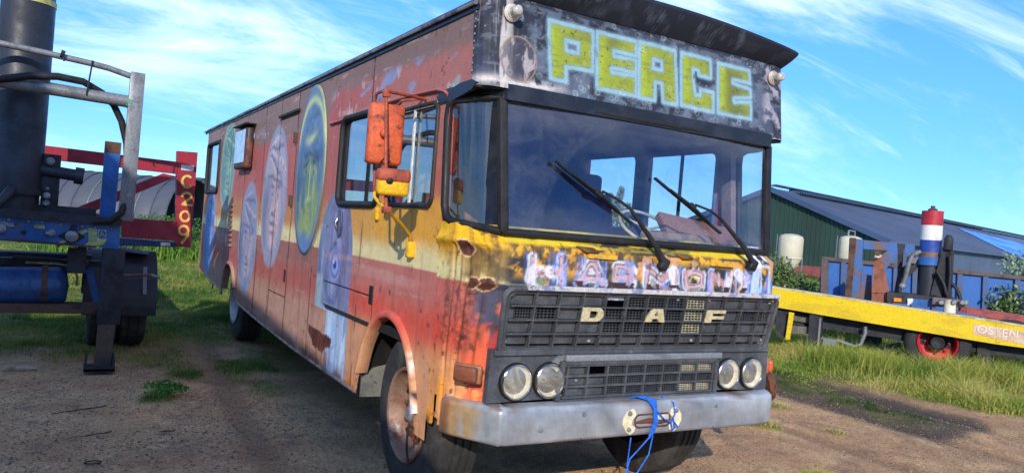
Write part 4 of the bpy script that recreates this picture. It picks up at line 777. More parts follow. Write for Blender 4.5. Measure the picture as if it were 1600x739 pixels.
# visor flaring out above the lettering and the roof behind it
VV = []; nv_ = 10
for k in range(NS):
    for q in range(nv_):
        t = min(1, q/(nv_-3)); crown = .075*(1-(bx_[k]/1.2)**2); VV.append((bx_[k]*(1+.012*t), by_[k]+.052*(1-t)-.075*t*(1-sm(.10, .165, by_[k]))-.012*math.sin(PI*t), 2.985+(.075+crown)*t))
        if q == nv_-2: VV[-1] = (VV[-1][0], VV[-1][1]+.025, VV[-1][2]+.008)
        if q == nv_-1: VV[-1] = (bx_[k], .26, VV[-1][2])
VV = np.array(VV); cV = Paint(len(VV), (40, 44, 56)); rg = np.random.default_rng(9)
for k in range(60):
    cxq = rg.choice([-.75, -.45, -.05, .35, .6])+rg.normal(0, .06); q = np.hypot(VV[:, 0]-cxq, VV[:, 2]-(3.0+rg.uniform(0, .09)))/.014; cV.over((110, 118, 132), np.exp(-((q-1)/.3)**2)*.3)
cV.over((60, 66, 80), sm(.6, .7, fbm(VV[:, 0]*9, VV[:, 2]*20, 4))*.5)
link('sign_visor', npmesh('sign_visor', VV, Fs(NS, nv_), SIGNP, True, cV.c), bus)
c = MB(); c.prism([(-W, .10, 2.478), (-W, .62, 2.478), (W, .62, 2.478), (W, .10, 2.478), (1.0, .05, 2.478), (-1.0, .05, 2.478)], (0, 0, -.012)); c.build('sign_box_underside', BLACK, bus)
# curved black lip where the box meets the cab on the left
MB().prism([(-W-.010, .62, 2.47), (-W-.010, .45, 2.485), (-W-.010, .30, 2.51), (-W-.010, .16, 2.512), (-W-.010, .10, 2.49), (-W-.010, .16, 2.455), (-W-.010, .40, 2.42), (-W-.010, .52, 2.425)], (.02, 0, 0)).build('box_fairing', BLKPNT, bus)
for s in (-1, 1):
    p = Vector((s*1.035, .083, 2.888)); o = MB().lathe([(0, .002), (.046, .004), (.05, .012), (.044, .02), (.036, .024), (.034, .03), (0, .03)], p, (0, -1, 0), 20).build('sign_lamp', worn('lamp_base', (196, 188, 178), (130, 116, 100), rough=.5) if s < 0 else bpy.data.materials['lamp_base'], bus, 40)
    MB().lathe([(.028, .02), (.030, .07), (.026, .088), (.014, .095), (0, .096)], p, (0, -1, 0), 18).build('lens', worn('clear_lens', (190, 186, 180), (120, 112, 104), rough=.15, spec=.9, scale=20, bstr=.05) if s < 0 else bpy.data.materials['clear_lens'], o, 60)
for k in range(11): MB().lathe([(0, .006), (.006, .004), (.008, 0)], (-W-.006, .175, 2.52+k*.04), (-1, 0, 0), 8).build('rivet', ALU, bus) if k else None

# ---- roof with rounded edge and gutter
nx = 25; prof = []
for k in range(nx): x = -1.205+2.41*k/(nx-1); prof.append((x, 2.955+.125*(1-abs(x/1.205)**2.6)))
prof = [(-1.19, 2.925), (-1.208, 2.935), (-1.212, 2.95)]+prof+[(1.212, 2.95), (1.208, 2.935), (1.19, 2.925)]
VV = []; ysr = list(np.linspace(.20, 9.86, 40))
for y in ysr:
    k_ = max(0, (y-9.5)/.36); yr = max(0, (.3-y)/.27)
    for x, z in prof: VV.append((x*(1-.012*k_), y, z+.018*(1-yr)*0+.006*(fbm(np.array([x*2.]), np.array([y*1.5]), 3)[0]-.5)-.03*k_*(z > 2.96)))
m = len(prof); FF = [(q*m+k, q*m+k+1, (q+1)*m+k+1, (q+1)*m+k) for q in range(len(ysr)-1) for k in range(m-1)]
roof = link('roof', npmesh('roof', VV, FF, worn('roof_paint', (72, 74, 86), (100, 102, 112), (120, 84, 70), rough=.45, scale=3, scale3=6), True), bus)
MB().tube([(-1.214, y, 2.926) for y in np.linspace(.16, 9.86, 30)], .012, 6).build('gutter', worn('gutter_paint', (120, 118, 124), (70, 66, 70), rough=.5), roof, 60)
MB().box((-1.196, 5.0, 2.905), (.012, 9.7, .03)).build('roof_edge_strip', BLKPNT, roof)

# ---- far side, rear, inside
INT = worn('interior_panel', (86, 106, 150), (74, 94, 136), rough=.8, scale=2, bstr=.1); CEIL = worn('ceiling_panel', (170, 174, 182), (146, 150, 162), rough=.8, scale=2)
def wall_x(X, y0, y1, z0, z1, holes, th, name, m):
    c = MB(); ysp = sorted({y0, y1} | {h[0] for h in holes} | {h[1] for h in holes})
    for a_, b_ in zip(ysp[:-1], ysp[1:]):
        hs_ = [h for h in holes if h[0] <= a_+1e-6 and h[1] >= b_-1e-6]
        if not hs_: c.box((X, (a_+b_)/2, (z0+z1)/2), (th, b_-a_, z1-z0))
        else:
            h = hs_[0]; c.box((X, (a_+b_)/2, (z0+h[2])/2), (th, b_-a_, h[2]-z0)); c.box((X, (a_+b_)/2, (h[3]+z1)/2), (th, b_-a_, z1-h[3]))
    return c.build(name, m, bus)
HR = [(1.545, 2.31, 1.80, 2.445), (.61, 1.42, 1.79, 2.43)]
wall_x(W-.03, .60, 9.84, .5, 2.93, HR, .05, 'right_wall', worn('right_wall_paint', (170, 84, 70), (80, 92, 130), rough=.7, scale=1.0, amt=(.3, .7)))
wall_x(W-.065, .60, 2.72, 1.2, 2.44, HR, .012, 'wall_lining', INT)
for h in HR:
    P = rrect(h[0], h[1], h[2], h[3], .07); o = MB().prism([(W-.03, a_, b_) for a_, b_ in P], (.004, 0, 0)).build('side_window', GLASS, bus); MB().tube([(W-.07, a_, b_) for a_, b_ in P+P[:2]], .018, 8, False).build('frame', INT, o, 60)
    if h[0] < 1: MB().beam((W-.05, 1.02, h[2]), (W-.05, 1.015, h[3]), .02, .02, (0, 1, 0)).build('sliding_rail', BLACK, o)
MB().box((0, 9.84, 1.78), (2.3, .05, 2.3)).build('rear_wall', worn('rear_paint', (170, 90, 76), (150, 100, 90), rough=.7), bus)
MB().box((.0, 2.74, 1.75), (2.3, .04, 2.3)).build('cab_partition', INT, bus)
MB().box((0, 5.2, .98), (2.3, 9.0, .06)).build('floor', DARK, bus)
VV = [(x, y, 2.47+.09*(1-(x/1.15)**2)) for y in (.12, 2.72) for x in np.linspace(-1.16, 1.16, 13)]; FF = [(k, k+1, 13+k+1, 13+k) for k in range(12)]
link('ceiling', npmesh('ceiling', VV, FF, CEIL, True), bus)
MB().box((0, .30, 1.60), (2.2, .5, .22), Matrix.Rotation(R(-6), 3, 'X'), .04).build('dashboard', worn('dash_plastic', (70, 66, 66), (96, 84, 76), rough=.75), bus)
MB().box((.68, .30, 1.80), (.62, .06, .20), Matrix.Rotation(R(-48), 3, 'X') @ Matrix.Rotation(R(10), 3, 'Y'), .01).build('fallen_board', worn('brown_board', (140, 100, 90), (110, 80, 74), rough=.7), bus)
MB().box((.42, .22, 1.745), (.5, .22, .07), Matrix.Rotation(R(8), 3, 'Z'), .02).build('dash_cloth', worn('dirty_cloth', (150, 128, 112), (110, 92, 84), rough=.9), bus, 40)
c = MB(); ax_ = Vector((0, -.55, .83)).normalized(); cc = Vector((.55, .66, 1.80)); a_ = Vector((1, 0, 0)); b_ = ax_.cross(a_)
c.tube([cc+(a_*math.cos(2*PI*k/28)+b_*math.sin(2*PI*k/28))*.23 for k in range(29)], .013, 8, False).tube([cc-ax_*.3, cc], .022, 8)
for t in (20, 140, 260): c.tube([cc, cc+(a_*math.cos(R(t))+b_*math.sin(R(t)))*.22], .010, 6)
c.build('steering_wheel', worn('pale_wheel', (196, 200, 196), (150, 156, 156), rough=.4), bus, 60)
for s, mt in ((1, worn('blue_seat', (44, 60, 112), (36, 48, 92), rough=.8)), (-1, worn('brown_seat', (150, 96, 72), (120, 78, 60), rough=.8))):
    x = .62*s
    c = MB().box((x, 1.25, 1.38), (.52, .55, .16), None, .05).box((x, 1.52, 1.75), (.50, .13, .66), Matrix.Rotation(R(-10), 3, 'X'), .05); c.box((x, 1.58, 2.14) if s > 0 else (x, 1.58, 2.08), (.30, .10, .18), None, .04); c.box((x, 1.28, 1.15), (.3, .35, .32)); c.build('seat', mt, bus, 50)
MB().beam((1.11, .50, 2.42), (1.11, .42, 1.70), .05, .09, (0, 1, 0)).build('inner_pillar', worn('bare_pillar', (130, 112, 112), (90, 90, 110), rough=.7, scale=5), bus)

# ---- wheels
def wheel(yc_, X0, s, rear=False):
    c = MB(); c.lathe([(.29, -.02), (.30, .006), (.36, .012), (.44, .008), (.49, -.010), (.507, -.035), (.512, -.06), (.512, -.085), (.500, -.088), (.500, -.100), (.514, -.103), (.515, -.135), (.502, -.138), (.502, -.150), (.515, -.153), (.514, -.185), (.500, -.188), (.500, -.2), (.512, -.203), (.507, -.25), (.46, -.28), (.30, -.285)], (X0, yc_, .515), (s, 0, 0), 64)
    wh = c.build('wheel', TYRE, bus, 35, label=None)
    if rear:
        MB().lathe([(.285, .01), (.30, .022), (.275, .03), (.25, .02), (.235, -.02), (.2, -.06), (0, -.06)], (X0, yc_, .515), (s, 0, 0), 40).build('rim', worn('light_rim', (186, 188, 190), (150, 148, 146), rough=.4, metal=.3), wh, 40)
        return
    rim = MB().lathe([(.268, -.20), (.270, -.03), (.285, -.006), (.296, .008), (.290, .018), (.272, .012), (.262, -.012), (.255, -.04), (.235, -.075), (.205, -.092), (.16, -.088), (.135, -.075), (.125, -.066), (.095, -.064), (.088, -.045), (.075, -.03), (.05, -.022), (.0, -.02)], (X0, yc_, .515), (s, 0, 0), 48).build('rim', RIMM, wh, 35)
    for k in range(10):
        t = 2*PI*k/10+.2; p = Vector((X0-s*.09, yc_+.168*math.cos(t), .515+.168*math.sin(t))); MB().lathe([(.022, 0), (.021, .016), (.013, .017), (.012, .034), (0, .036)], p, (s, 0, 0), 6).build('wheel_nut', RUST, wh)
    for k in range(5):
        t = 2*PI*k/5+.5; p = Vector((X0-s*.085, yc_+.222*math.cos(t), .515+.222*math.sin(t))); MB().lathe([(.026, -.012), (.020, .008), (0, .006)], p, (s, 0, 0), 12).build('hand_hole', DARK, wh)
    MB().lathe([(.052, -.06), (.05, .0), (.035, .014), (0, .016)], (X0-s*.02, yc_, .515), (s, 0, 0), 18).build('hub_cap', ALU, wh, 40)
wheel(.84, -1.135, -1); wheel(.84, .94, 1); wheel(6.80, -1.09, -1, True); wheel(6.86, 1.15, 1, True)
# inner wheel housings, chassis
GREYH = worn('grey_wheel_housing', (112, 112, 108), (92, 90, 86), (70, 60, 52), rough=.8)
c = MB(); c.prism([(-1.16, 1.64, .44), (-1.16, 1.62, .92), (-.80, 1.60, .92), (-.80, 1.62, .44)], (0, .015, 0)); 
VVh = []
for q in range(15):
    t = R(180*q/14-0); VVh += [(-1.16, 1.11+.53*math.cos(t), .52+.60*math.sin(t)), (-.78, 1.11+.53*math.cos(t), .52+.60*math.sin(t))]
FFh = [(2*q, 2*q+1, 2*q+3, 2*q+2) for q in range(14)]
link('wheel_housing', npmesh('wheel_housing', VVh, FFh, DARK, True), bus)
c.build('mudflap', GREYH, bus)
c = MB(); c.prism([(-1.175, 1.63, .47), (-1.175, 1.40, 1.02), (-1.175, 1.02, .62), (-1.175, 1.30, .47)], (.02, 0, 0)) if False else None
c = MB()
for s in (-.42, .42): c.box((s, 4.9, .66), (.09, 9.4, .22))
c.box((0, .84, .53), (1.9, .12, .12)).box((0, 6.86, .55), (1.8, .16, .16)).box((0, .5, .60), (1.6, .5, .25)).box((0, 3.4, .55), (1.3, 1.2, .35)); c.build('chassis', DARK, bus)

# ---- the door mirrors on their painted bracket
MOR = worn('mirror_orange', (206, 92, 48), (170, 72, 46), (84, 54, 46), rough=.6, scale=8, amt3=(.54, .66), scale3=16, bstr=.5); MYE = worn('mirror_yellow', (226, 176, 30), (204, 150, 30), (90, 66, 40), rough=.5, scale=6, amt3=(.64, .7), scale3=16); MRB = worn('mirror_rustred', (168, 78, 52), (128, 62, 48), (60, 44, 40), rough=.6, scale=9)
XM = -1.50
def mp(u, v, X=XM): return Vector(atx(u, v, X))
arm = MB().tube([mp(585, 300), mp(585, 160), mp(588, 147), mp(596, 143), mp(606, 143)], .0105, 8).tube([mp(604, 140), mp(603, 230), mp(603, 310), mp(604, 328)], .0105, 8).tube([mp(606, 143), Vector(atx(640, 150, -1.33)), Vector(atx(665, 156, -1.20))], .0105, 8).tube([Vector(atx(612, 176, -1.26)), Vector(atx(628, 158, -1.3)), Vector(atx(660, 154, -1.2))], .010, 6).box(mp(604, 146), (.04, .04, .05), None, .006).build('mirror_bracket', MRB, bus, 60)
MB().tube([mp(585, 298), mp(585, 308), mp(593, 318), mp(604, 327), Vector(atx(625, 348, -1.36)), Vector(atx(640, 366, -1.24)), Vector(atx(641, 380, -1.215))], .0105, 8).build('lower_arm', MYE, arm, 60)
MB().box(Vector(atx(641, 390, -1.21)), (.05, .06, .10), None, .012).build('arm_foot', MYE, arm, 50)
MB().box(mp(604, 328), (.05, .045, .04), None, .008).build('clamp', MRB, arm, 50)
def mirror(u0, v0, u1, v1, name, m, cap=None):
    p0, p1 = mp(u0, v0), mp(u1, v1); c_ = (p0+p1)/2; wv = (Vector(atx(u1, (v0+v1)/2, XM))-Vector(atx(u0, (v0+v1)/2, XM))).length; h = abs(p1.z-p0.z)
    vd = (c_-Vector(CP)); vd.z = 0; vd.normalize(); w_ = (u1-u0)/FPX*((c_-Vector(CP))@Vector(FWD) if False else (c_-Vector(CP)).dot(Vector(FWD)))
    rot = Matrix.Rotation(R(-8), 3, 'Z'); c_ = c_+vd*.075; w_ *= 1.02; h *= 1.02; o = MB().box(c_, (w_, .085, h), rot, .022).build(name, m, arm, 60); return o, c_, w_, h
o, c_, w_, h = mirror(576, 170, 631, 252, 'main_mirror', MOR)
MB().box(c_+Vector((.002, .048, 0)), (w_*.92, .004, h*.94), Matrix.Rotation(R(-8), 3, 'Z')).build('mirror_glass', CHROME, o)
MB().lathe([(0, .03), (.018, .026), (.026, .01), (.027, -.02)], mp(597, 209)+Vector((0, -.035, 0)), (-.3, -1, 0), 16).build('ball_joint', MOR, o, 60)
o, c_, w_, h = mirror(590, 266, 640, 305, 'wide_mirror', MYE); 
MB().box(c_+Vector((0, -.002, h*.25)), (w_*1.05, .096, h*.54), Matrix.Rotation(R(-8), 3, 'Z'), .024).build('upper_paint', MRB, o, 60)
MB().lathe([(0, .04), (.012, .038), (.02, .03), (.021, .0)], mp(605, 283)+Vector((0, -.03, 0)), (-.3, -1, 0), 16).build('ball_joint', BLACK, o, 60)
MB().tube([mp(600, 248), mp(593, 256), mp(592, 266), mp(597, 276)], .005, 6).build('cable', BLACK, arm)
MB().box(Vector(atx(589, 334, -1.205)), (.03, .05, .09), None, .01).build('mirror_mount', MYE, bus, 50)

# ---- wipers
for pts, in (([(.011, 1.605), (-.06, 1.70), (-.233, 1.894), (-.33, 1.94), (-.436, 1.975)],), ([(.764, 1.635), (.69, 1.72), (.494, 1.893), (.40, 1.935), (.279, 1.96)],)):
    def wy(z): return .002+.078*(z-1.70)/.735-.085
    P3 = [Vector((x, wy(z)-(.03 if k < 2 else .015), z)) for k, (x, z) in enumerate(pts)]
    wp = MB().tube(P3, [.020, .017, .011, .008, .007], 8).box(P3[0]+Vector((.01, .01, -.02)), (.06, .05, .075), Matrix.Rotation(R(28), 3, 'Y'), .012).build('wiper', BLACK, bus, 60)
    cx0 = pts[4]; d = Vector((-.547, 0, .305)) if pts[0][0] < .5 else Vector((-.549, 0, .294)); ctr = Vector((cx0[0]-.02 if pts[0][0] < .5 else cx0[0]-.015, 0, cx0[1]-.012)); 
    a_ = ctr-d*.5; b_ = ctr+d*.5
    for p in (a_, b_): p.y = wy(p.z)+.03
    MB().beam(a_, b_, .012, .022, (0, -1, 0)).build('blade', BLACK, wp)
    am, bm_ = a_.lerp(b_, .2), a_.lerp(b_, .8); am.y -= .016; bm_.y -= .016; cm_ = a_.lerp(b_, .5); cm_.y -= .038
    MB().tube([am, cm_, bm_], .007, 6).box(cm_, (.05, .02, .03), Matrix.Rotation(R(29), 3, 'Y'), .005).build('blade_holder', BLACK, wp)
# hinge brackets of the front flap
for x in (-.42, .52):
    MB().beam((x-.10, -.095, 1.605), (x+.10, -.095, 1.603), .03, .026, bev=.004).box((x-.06, -.112, 1.608), (.02, .012, .02), None, .003).build('flap_hinge', worn('hinge_yellow', (222, 170, 30), (200, 150, 60), (60, 50, 44), rough=.5, amt3=(.6, .68)) if x < 0 else bpy.data.materials['hinge_yellow'], bus)
for x in (-.55, .17): MB().prism([(x-.03, -.06, 1.655), (x+.09, -.06, 1.652), (x+.10, -.11, 1.628), (x+.01, -.112, 1.626)], (0, .004, -.004)).build('bent_flap', worn('rusty_flap', (120, 88, 50), (86, 52, 42), rough=.8) if x < 0 else bpy.data.materials['rusty_flap'], bus)

# ---- the rope tied round the bumper: hangs on the bus, a thing of its own
ROPE = worn('blue_rope', (36, 110, 214), (24, 84, 180), rough=.7, scale=40)
c = MB()
for k in range(5):
    o_ = .012*k-.03; c.tube([(-.12+.03*k, -.07, .785), (-.06+o_, -.10, .80), (-.02+o_, -.155-.004*k, .79), (.0+o_*.4, -.17, .74), (.005+o_*.4, -.172-.003*k, .66), (-.015+o_*.5, -.165, .58)], .0048, 6)
c.tube([(-.015, -.165, .58), (-.10, -.16, .50), (-.155, -.16, .455), (-.17, -.16, .40), (-.185, -.155, .28), (-.19, -.15, .20)], .0045, 6).tube([(.0, -.165, .58), (-.02, -.165, .47), (-.09, -.16, .37), (-.15, -.16, .35), (-.172, -.16, .42), (-.165, -.165, .58)], .0045, 6)
c.tube([(.11, -.09, .79), (.15, -.158, .765), (.16, -.165, .70), (.13, -.172, .65), (.145, -.172, .60), (.16, -.17, .62), (.15, -.17, .66), (.19, -.168, .62)], .0045, 6).tube([(.02, -.17, .72), (.07, -.175, .675), (.12, -.175, .655), (.15, -.172, .67)], .0045, 6).tube([(-.17, -.16, .40), (-.19, -.16, .30), (-.20, -.15, .17)], .005, 6)
o = c.build('rope', ROPE, None, 60, label='bright blue rope knotted round the middle of the bus bumper and dangling', cat='rope')
# ================================================================== THE GROUND
def gmask(x, y):                                          # how much grass grows at a spot
    n = fbm(x*.45, y*.45, 2); n2 = fbm(x*1.6, y*1.6, 5)
    d = np.full(np.shape(x), 0.0)
    left = sm(5.2, 6.6, y+1.0*(n-.5)*2+.9*(n2-.5)*2)*sm(-.75, -1.5, x+.35*(n2-.5)*2)                        # behind the trailer, beside the bus
    left = np.maximum(left, sm(4.2, 5.2, y)*sm(-1.5, -2.0, x)*sm(-2.6, -2.2, x)*.55*sm(.45, .6, n2)); left = np.maximum(left, sm(3.4, 4.6, y+1.2*(n2-.5))*sm(-1.75, -1.35, x+.4*(n-.5))*sm(.3, -.6, x)*sm(.34, .5, n2)*.8)
    under = sm(8.5, 10.5, y+(n-.5)*2)*(x < 2.5)
    edge = 6.05+.30*(y-.9)*.35                                                                             # verge along the yellow trailer
    ev = x-np.interp(y, [-6, .2, 1.1, 1.9, 2.6, 3.2, 5, 9], [9.6, 7.9, 6.75, 6.1, 5.9, 5.6, 5.0, 3.6])
    right = sm(-.3, .5, ev+1.3*(n2-.5)+1.0*(n-.5)+.5*(fbm(x*5, y*5, 9)-.5))
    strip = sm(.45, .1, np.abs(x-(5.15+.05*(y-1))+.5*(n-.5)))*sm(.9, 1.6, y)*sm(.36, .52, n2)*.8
    far = sm(11, 14, y)*np.ones_like(d)
    m = np.maximum.reduce([left, under, right, strip, far])
    for (px, py, r) in ((1.55, .02, .34), (1.95, .15, .25), (-2.28, 3.62, .15), (1.3, -.25, .25), (3.0, 1.6, .25), (3.6, 1.2, .2), (-1.95, 4.6, .3), (3.9, 2.2, .22)): m = np.maximum(m, sm(r, r*.3, np.hypot(x-px, (y-py)*.9)+.2*(n2-.5)))
    return np.clip(m, 0, 1)
def rut(x, y):
    h = 0
    for x0, k in ((4.6, .02), (5.6, .03), (3.2, .0), (-1.85, .06)): h = h-.022*np.exp(-((x-x0-k*y+.15*(fbm(y*.4, y*0, 3)-.5))/.16)**2)*sm(0.0, 1.0, y+2 if x0 > 0 else y)
    return h
def gh(x, y):
    near = sm(40, 15, np.hypot(x, y)); return (.05*(fbm(x*.5, y*.5, 1)-.5)+.035*(fbm(x*2.3, y*2.3, 4)-.5)+.016*(fbm(x*8, y*8, 7)-.5)+rut(x, y)+.03*gmask(x, y))*near*np.where((np.abs(np.abs(x)-1.0) < .25) & (np.abs(y-.84) < .5), .0, 1)-.012
gxs = np.unique(np.r_[-900, -400, -150, -60, -30, np.arange(-14, -4.5, .25), np.arange(-4.5, 9.5, .055), np.arange(9.5, 16, .2), 18, 22, 28, 36, 48, 70, 100, 150, 260, 500, 900, 1500])
gys = np.unique(np.r_[-600, -200, -80, -40, -20, np.arange(-12, -3, .5), np.arange(-3, 7.5, .055), np.arange(7.5, 14, .15), np.arange(14, 24, .5), 26, 30, 36, 45, 60, 90, 140, 260, 500, 900, 1800])
GX, GY = np.meshgrid(gxs, gys, indexing='ij'); gxv, gyv = GX.ravel(), GY.ravel(); gm = gmask(gxv, gyv)
P = Paint(len(gxv), (212, 168, 120)); n = fbm(gxv*.6, gyv*.6, 3); n2 = fbm(gxv*3, gyv*3, 6); n3 = fbm(gxv*9, gyv*9, 9)
P.over((178, 138, 102), sm(.42, .6, n)*.9); P.over((212, 176, 130), sm(.5, .68, n2)*.6); P.over((198, 162, 120), sm(1.0, -1.5, gxv)*sm(.3, .6, n2)*.8); P.over((122, 104, 90), sm(.58, .72, n3)*.5)
P.over((130, 102, 78), sm(-.006, -.02, rut(gxv, gyv))*.55); P.over((66, 62, 60), sm(.95, .55, np.abs(gxv-5.2-.02*gyv+.3*(n2-.5)))*sm(.6, .9, gyv+.3*(n2-.5)-.25*(gxv-5.2))*.9)      # cast shadow painted into the track as a dark band
P.over((96, 92, 54), gm*.85); P.over((136, 124, 72), gm*sm(.5, .65, n2)*.6); P.over((88, 110, 50), sm(12, 16, gyv)*.8)
GM = painted('ground_soil', .92, .55, .12, .42, 48); tg_ = GM.node_tree; vb = tg_.nodes['Principled BSDF']
gr1 = noise(tg_, 150, 3, .7); hsv = [q for q in tg_.nodes if q.type == 'HUE_SAT'][0]; old = hsv.inputs['Value'].links[0].from_socket; tg_.links.new(math_(tg_, 'MULTIPLY', old, math_(tg_, 'MULTIPLY', rng(tg_, gr1, .34, .66, .70, 1.28), rng(tg_, noise(tg_, 34, 5, .75), .62, .72, 1.0, .62))), hsv.inputs['Value'])
fine_ = noise(tg_, 26, 8, .75); bmp = [q for q in tg_.nodes if q.type == 'BUMP'][0]; bmp.inputs['Distance'].default_value = .03; bmp.inputs['Strength'].default_value = .6; tg_.links.new(fine_, bmp.inputs['Height'])
NX, NY = len(gxs), len(gys); i, j = np.meshgrid(np.arange(NX-1), np.arange(NY-1), indexing='ij'); i = i.ravel(); j = j.ravel()
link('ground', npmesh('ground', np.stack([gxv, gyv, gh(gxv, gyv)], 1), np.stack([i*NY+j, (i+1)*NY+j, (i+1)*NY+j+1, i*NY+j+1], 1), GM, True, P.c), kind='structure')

def gz_(x, y): return gh(np.atleast_1d(x), np.atleast_1d(y))
# loose stones
ico = np.array([(0, 0, 1), (.9, 0, .3), (.28, .85, .3), (-.72, .53, .3), (-.72, -.53, .3), (.28, -.85, .3), (0, 0, -.4)]); icf = np.array([(0, 1, 2), (0, 2, 3), (0, 3, 4), (0, 4, 5), (0, 5, 1), (6, 2, 1), (6, 3, 2), (6, 4, 3), (6, 5, 4), (6, 1, 5)])
def stones(name, k, box, r0, r1, cols, lab=None):
    x = RNG.uniform(box[0], box[1], k*3); y = RNG.uniform(box[2], box[3], k*3); ok = (gmask(x, y) < RNG.random(k*3)*.7) & (fbm(x*1.2, y*1.2, 8) > RNG.uniform(.2, .62, k*3)); x, y = x[ok][:k], y[ok][:k]; k = len(x)
    r = r0*(r1/r0)**(RNG.random(k)**2.5); a = RNG.uniform(0, 2*PI, k); sc = RNG.uniform(.6, 1.3, (k, 3)); sc[:, 2] *= .7
    v = ico[None]*sc[:, None]*r[:, None, None]*RNG.uniform(.8, 1.2, (k, 7, 1)); c, s = np.cos(a)[:, None], np.sin(a)[:, None]
    vx = v[:, :, 0]*c-v[:, :, 1]*s; vy = v[:, :, 0]*s+v[:, :, 1]*c; V_ = np.stack([vx+x[:, None], vy+y[:, None], v[:, :, 2]+gz_(x, y)[:, None]+r[:, None]*.1], 2).reshape(-1, 3)
    F_ = (icf[None]+7*np.arange(k)[:, None, None]).reshape(-1, 3); cc = np.array([lin(c_) for c_ in cols])[RNG.integers(0, len(cols), k)]*RNG.uniform(.7, 1.2, (k, 1))
    return link(name, npmesh(name, V_, F_, SOILST, False, np.repeat(cc, 7, 0)), kind='stuff')
SOILST = painted('stone', .85, .3, .2, .2, 120)
stones('gravel', 60000, (-4.3, 1.5, -1.2, 6.5), .003, .012, [(156, 142, 128), (136, 124, 112), (112, 102, 94), (170, 156, 140), (146, 124, 104)])
stones('gravel', 34000, (1.0, 7.5, -1.6, 4.0), .003, .012, [(166, 142, 116), (146, 124, 102), (118, 100, 86), (176, 154, 128)])

# grass blades
GRM = leafmat('grass_blade', .55, .4)
def blades(x, y, h, wd, lean, cols, base=None):
    k = len(x); a = RNG.uniform(0, 2*PI, k); la = RNG.uniform(0, 2*PI, k); ln = lean*RNG.random(k)*h; ca, sa = np.cos(a)*wd/2, np.sin(a)*wd/2; z = gz_(x, y)-.01
    def row(t, wf): cx_ = x+np.cos(la)*ln*t**2; cy__ = y+np.sin(la)*ln*t**2; cz_ = z+h*t*(1-.25*lean*t); return [np.stack([cx_-ca*wf, cy__-sa*wf, cz_], 1), np.stack([cx_+ca*wf, cy__+sa*wf, cz_], 1)]
    r0, r1, r2 = row(0, 1), row(.5, .8), row(1, .12); V_ = np.stack(r0+r1+r2, 1).reshape(-1, 3); o = 6*np.arange(k)[:, None]
    F_ = np.concatenate([o+np.array([[0, 1, 3, 2]]), o+np.array([[2, 3, 5, 4]])], 0)
    c = cols if cols.ndim == 2 else np.tile(cols, (k, 1)); cc = np.repeat(c[:, None], 6, 1).copy(); cc[:, 4:] *= 1.15; return V_, F_, cc.reshape(-1, 3)
def gcol(x, y, k, pal_, s=3):
    t = np.clip((fbm(x*1.1, y*1.1, s)-.5)*2.2+.5+RNG.normal(0, .22, k), 0, .999)*(len(pal_)-1); i_ = t.astype(int); f_ = (t-i_)[:, None]; pl_ = np.array([lin(c) for c in pal_]); return pl_[i_]*(1-f_)+pl_[i_+1]*f_
def lawn(name, k, box, h0, h1, wd, pal_, cond=None, lean=1.15, hmul=None):
    x = RNG.uniform(box[0], box[1], k); y = RNG.uniform(box[2], box[3], k); m = gmask(x, y); ok = (m > RNG.uniform(.12, .85, k)) & (fbm(x*1.9, y*1.9, 12) > RNG.uniform(.2, .5, k))
    if cond is not None: ok &= cond(x, y)
    x, y, m = x[ok], y[ok], m[ok]; h = RNG.uniform(h0, h1, len(x))*(.25+1.9*np.clip(fbm(x*1.3, y*1.3, 9)-.12, 0, 1)**1.3)*(.35+.65*m)
    if hmul is not None: h *= hmul(x, y)
    V_, F_, c_ = blades(x, y, h, RNG.uniform(.6, 1.3, len(x))*wd, lean, gcol(x, y, len(x), pal_)); return link(name, npmesh(name, V_, F_, GRM, True, c_), kind='stuff')
GP = [(62, 96, 40), (94, 126, 50), (126, 144, 64), (166, 160, 88)]; YP = [(92, 124, 50), (138, 158, 62), (176, 176, 80), (204, 190, 116)]
nobus = lambda x, y: ~((np.abs(x) < 1.0) & (y > -.2) & (y < 5.5))
lawn('grass', 150000, (-4.2, 1.2, 3.2, 12), .04, .15, .009, GP, nobus)
lawn('grass', 90000, (-6, 4, 12, 24), .10, .26, .020, GP)
lawn('grass', 130000, (5.4, 9.5, .2, 7.5), .06, .26, .011, YP, hmul=lambda x, y: .40+.9*sm(5.9, 7.6, x)); lawn('grass', 26000, (4.3, 5.9, .7, 5), .03, .12, .009, [(52, 78, 38), (74, 98, 46), (96, 112, 56)])  # second patch: darker greens carry the painted shadow band into the blades
lawn('grass', 60000, (8.5, 16, -1, 9), .12, .42, .016, YP)
lawn('grass', 26000, (.9, 2.6, -.7, .8), .05, .17, .007, YP); lawn('grass', 9000, (-3.0, -1.0, 3.0, 5.0), .04, .12, .008, GP[:3]); lawn('grass', 12000, (2.4, 4.4, .8, 2.8), .03, .09, .007, YP)
lawn('grass', 50000, (9, 40, 6, 40), .25, .7, .05, GP)
def weeds(name, spots, k, h, spread, pal_, wd=.016, lean=.9):
    x = np.concatenate([RNG.normal(a, spread, k) for a, b_ in spots]); y = np.concatenate([RNG.normal(b_, spread, k) for a, b_ in spots])
    V_, F_, c_ = blades(x, y, h*RNG.uniform(.4, 1.15, len(x)), wd*RNG.uniform(.6, 1.3, len(x)), lean, gcol(x, y, len(x), pal_)); return link(name, npmesh(name, V_, F_, GRM, True, c_), kind='stuff')
tall = [tuple(atz(u, v)[:2]) for u, v in ((1400, 596), (1440, 598), (1475, 600), (1500, 598), (1530, 590), (1560, 592), (1590, 596), (1360, 585), (1320, 578), (1540, 606), (1575, 612), (1600, 618), (1280, 575), (1512, 586))]
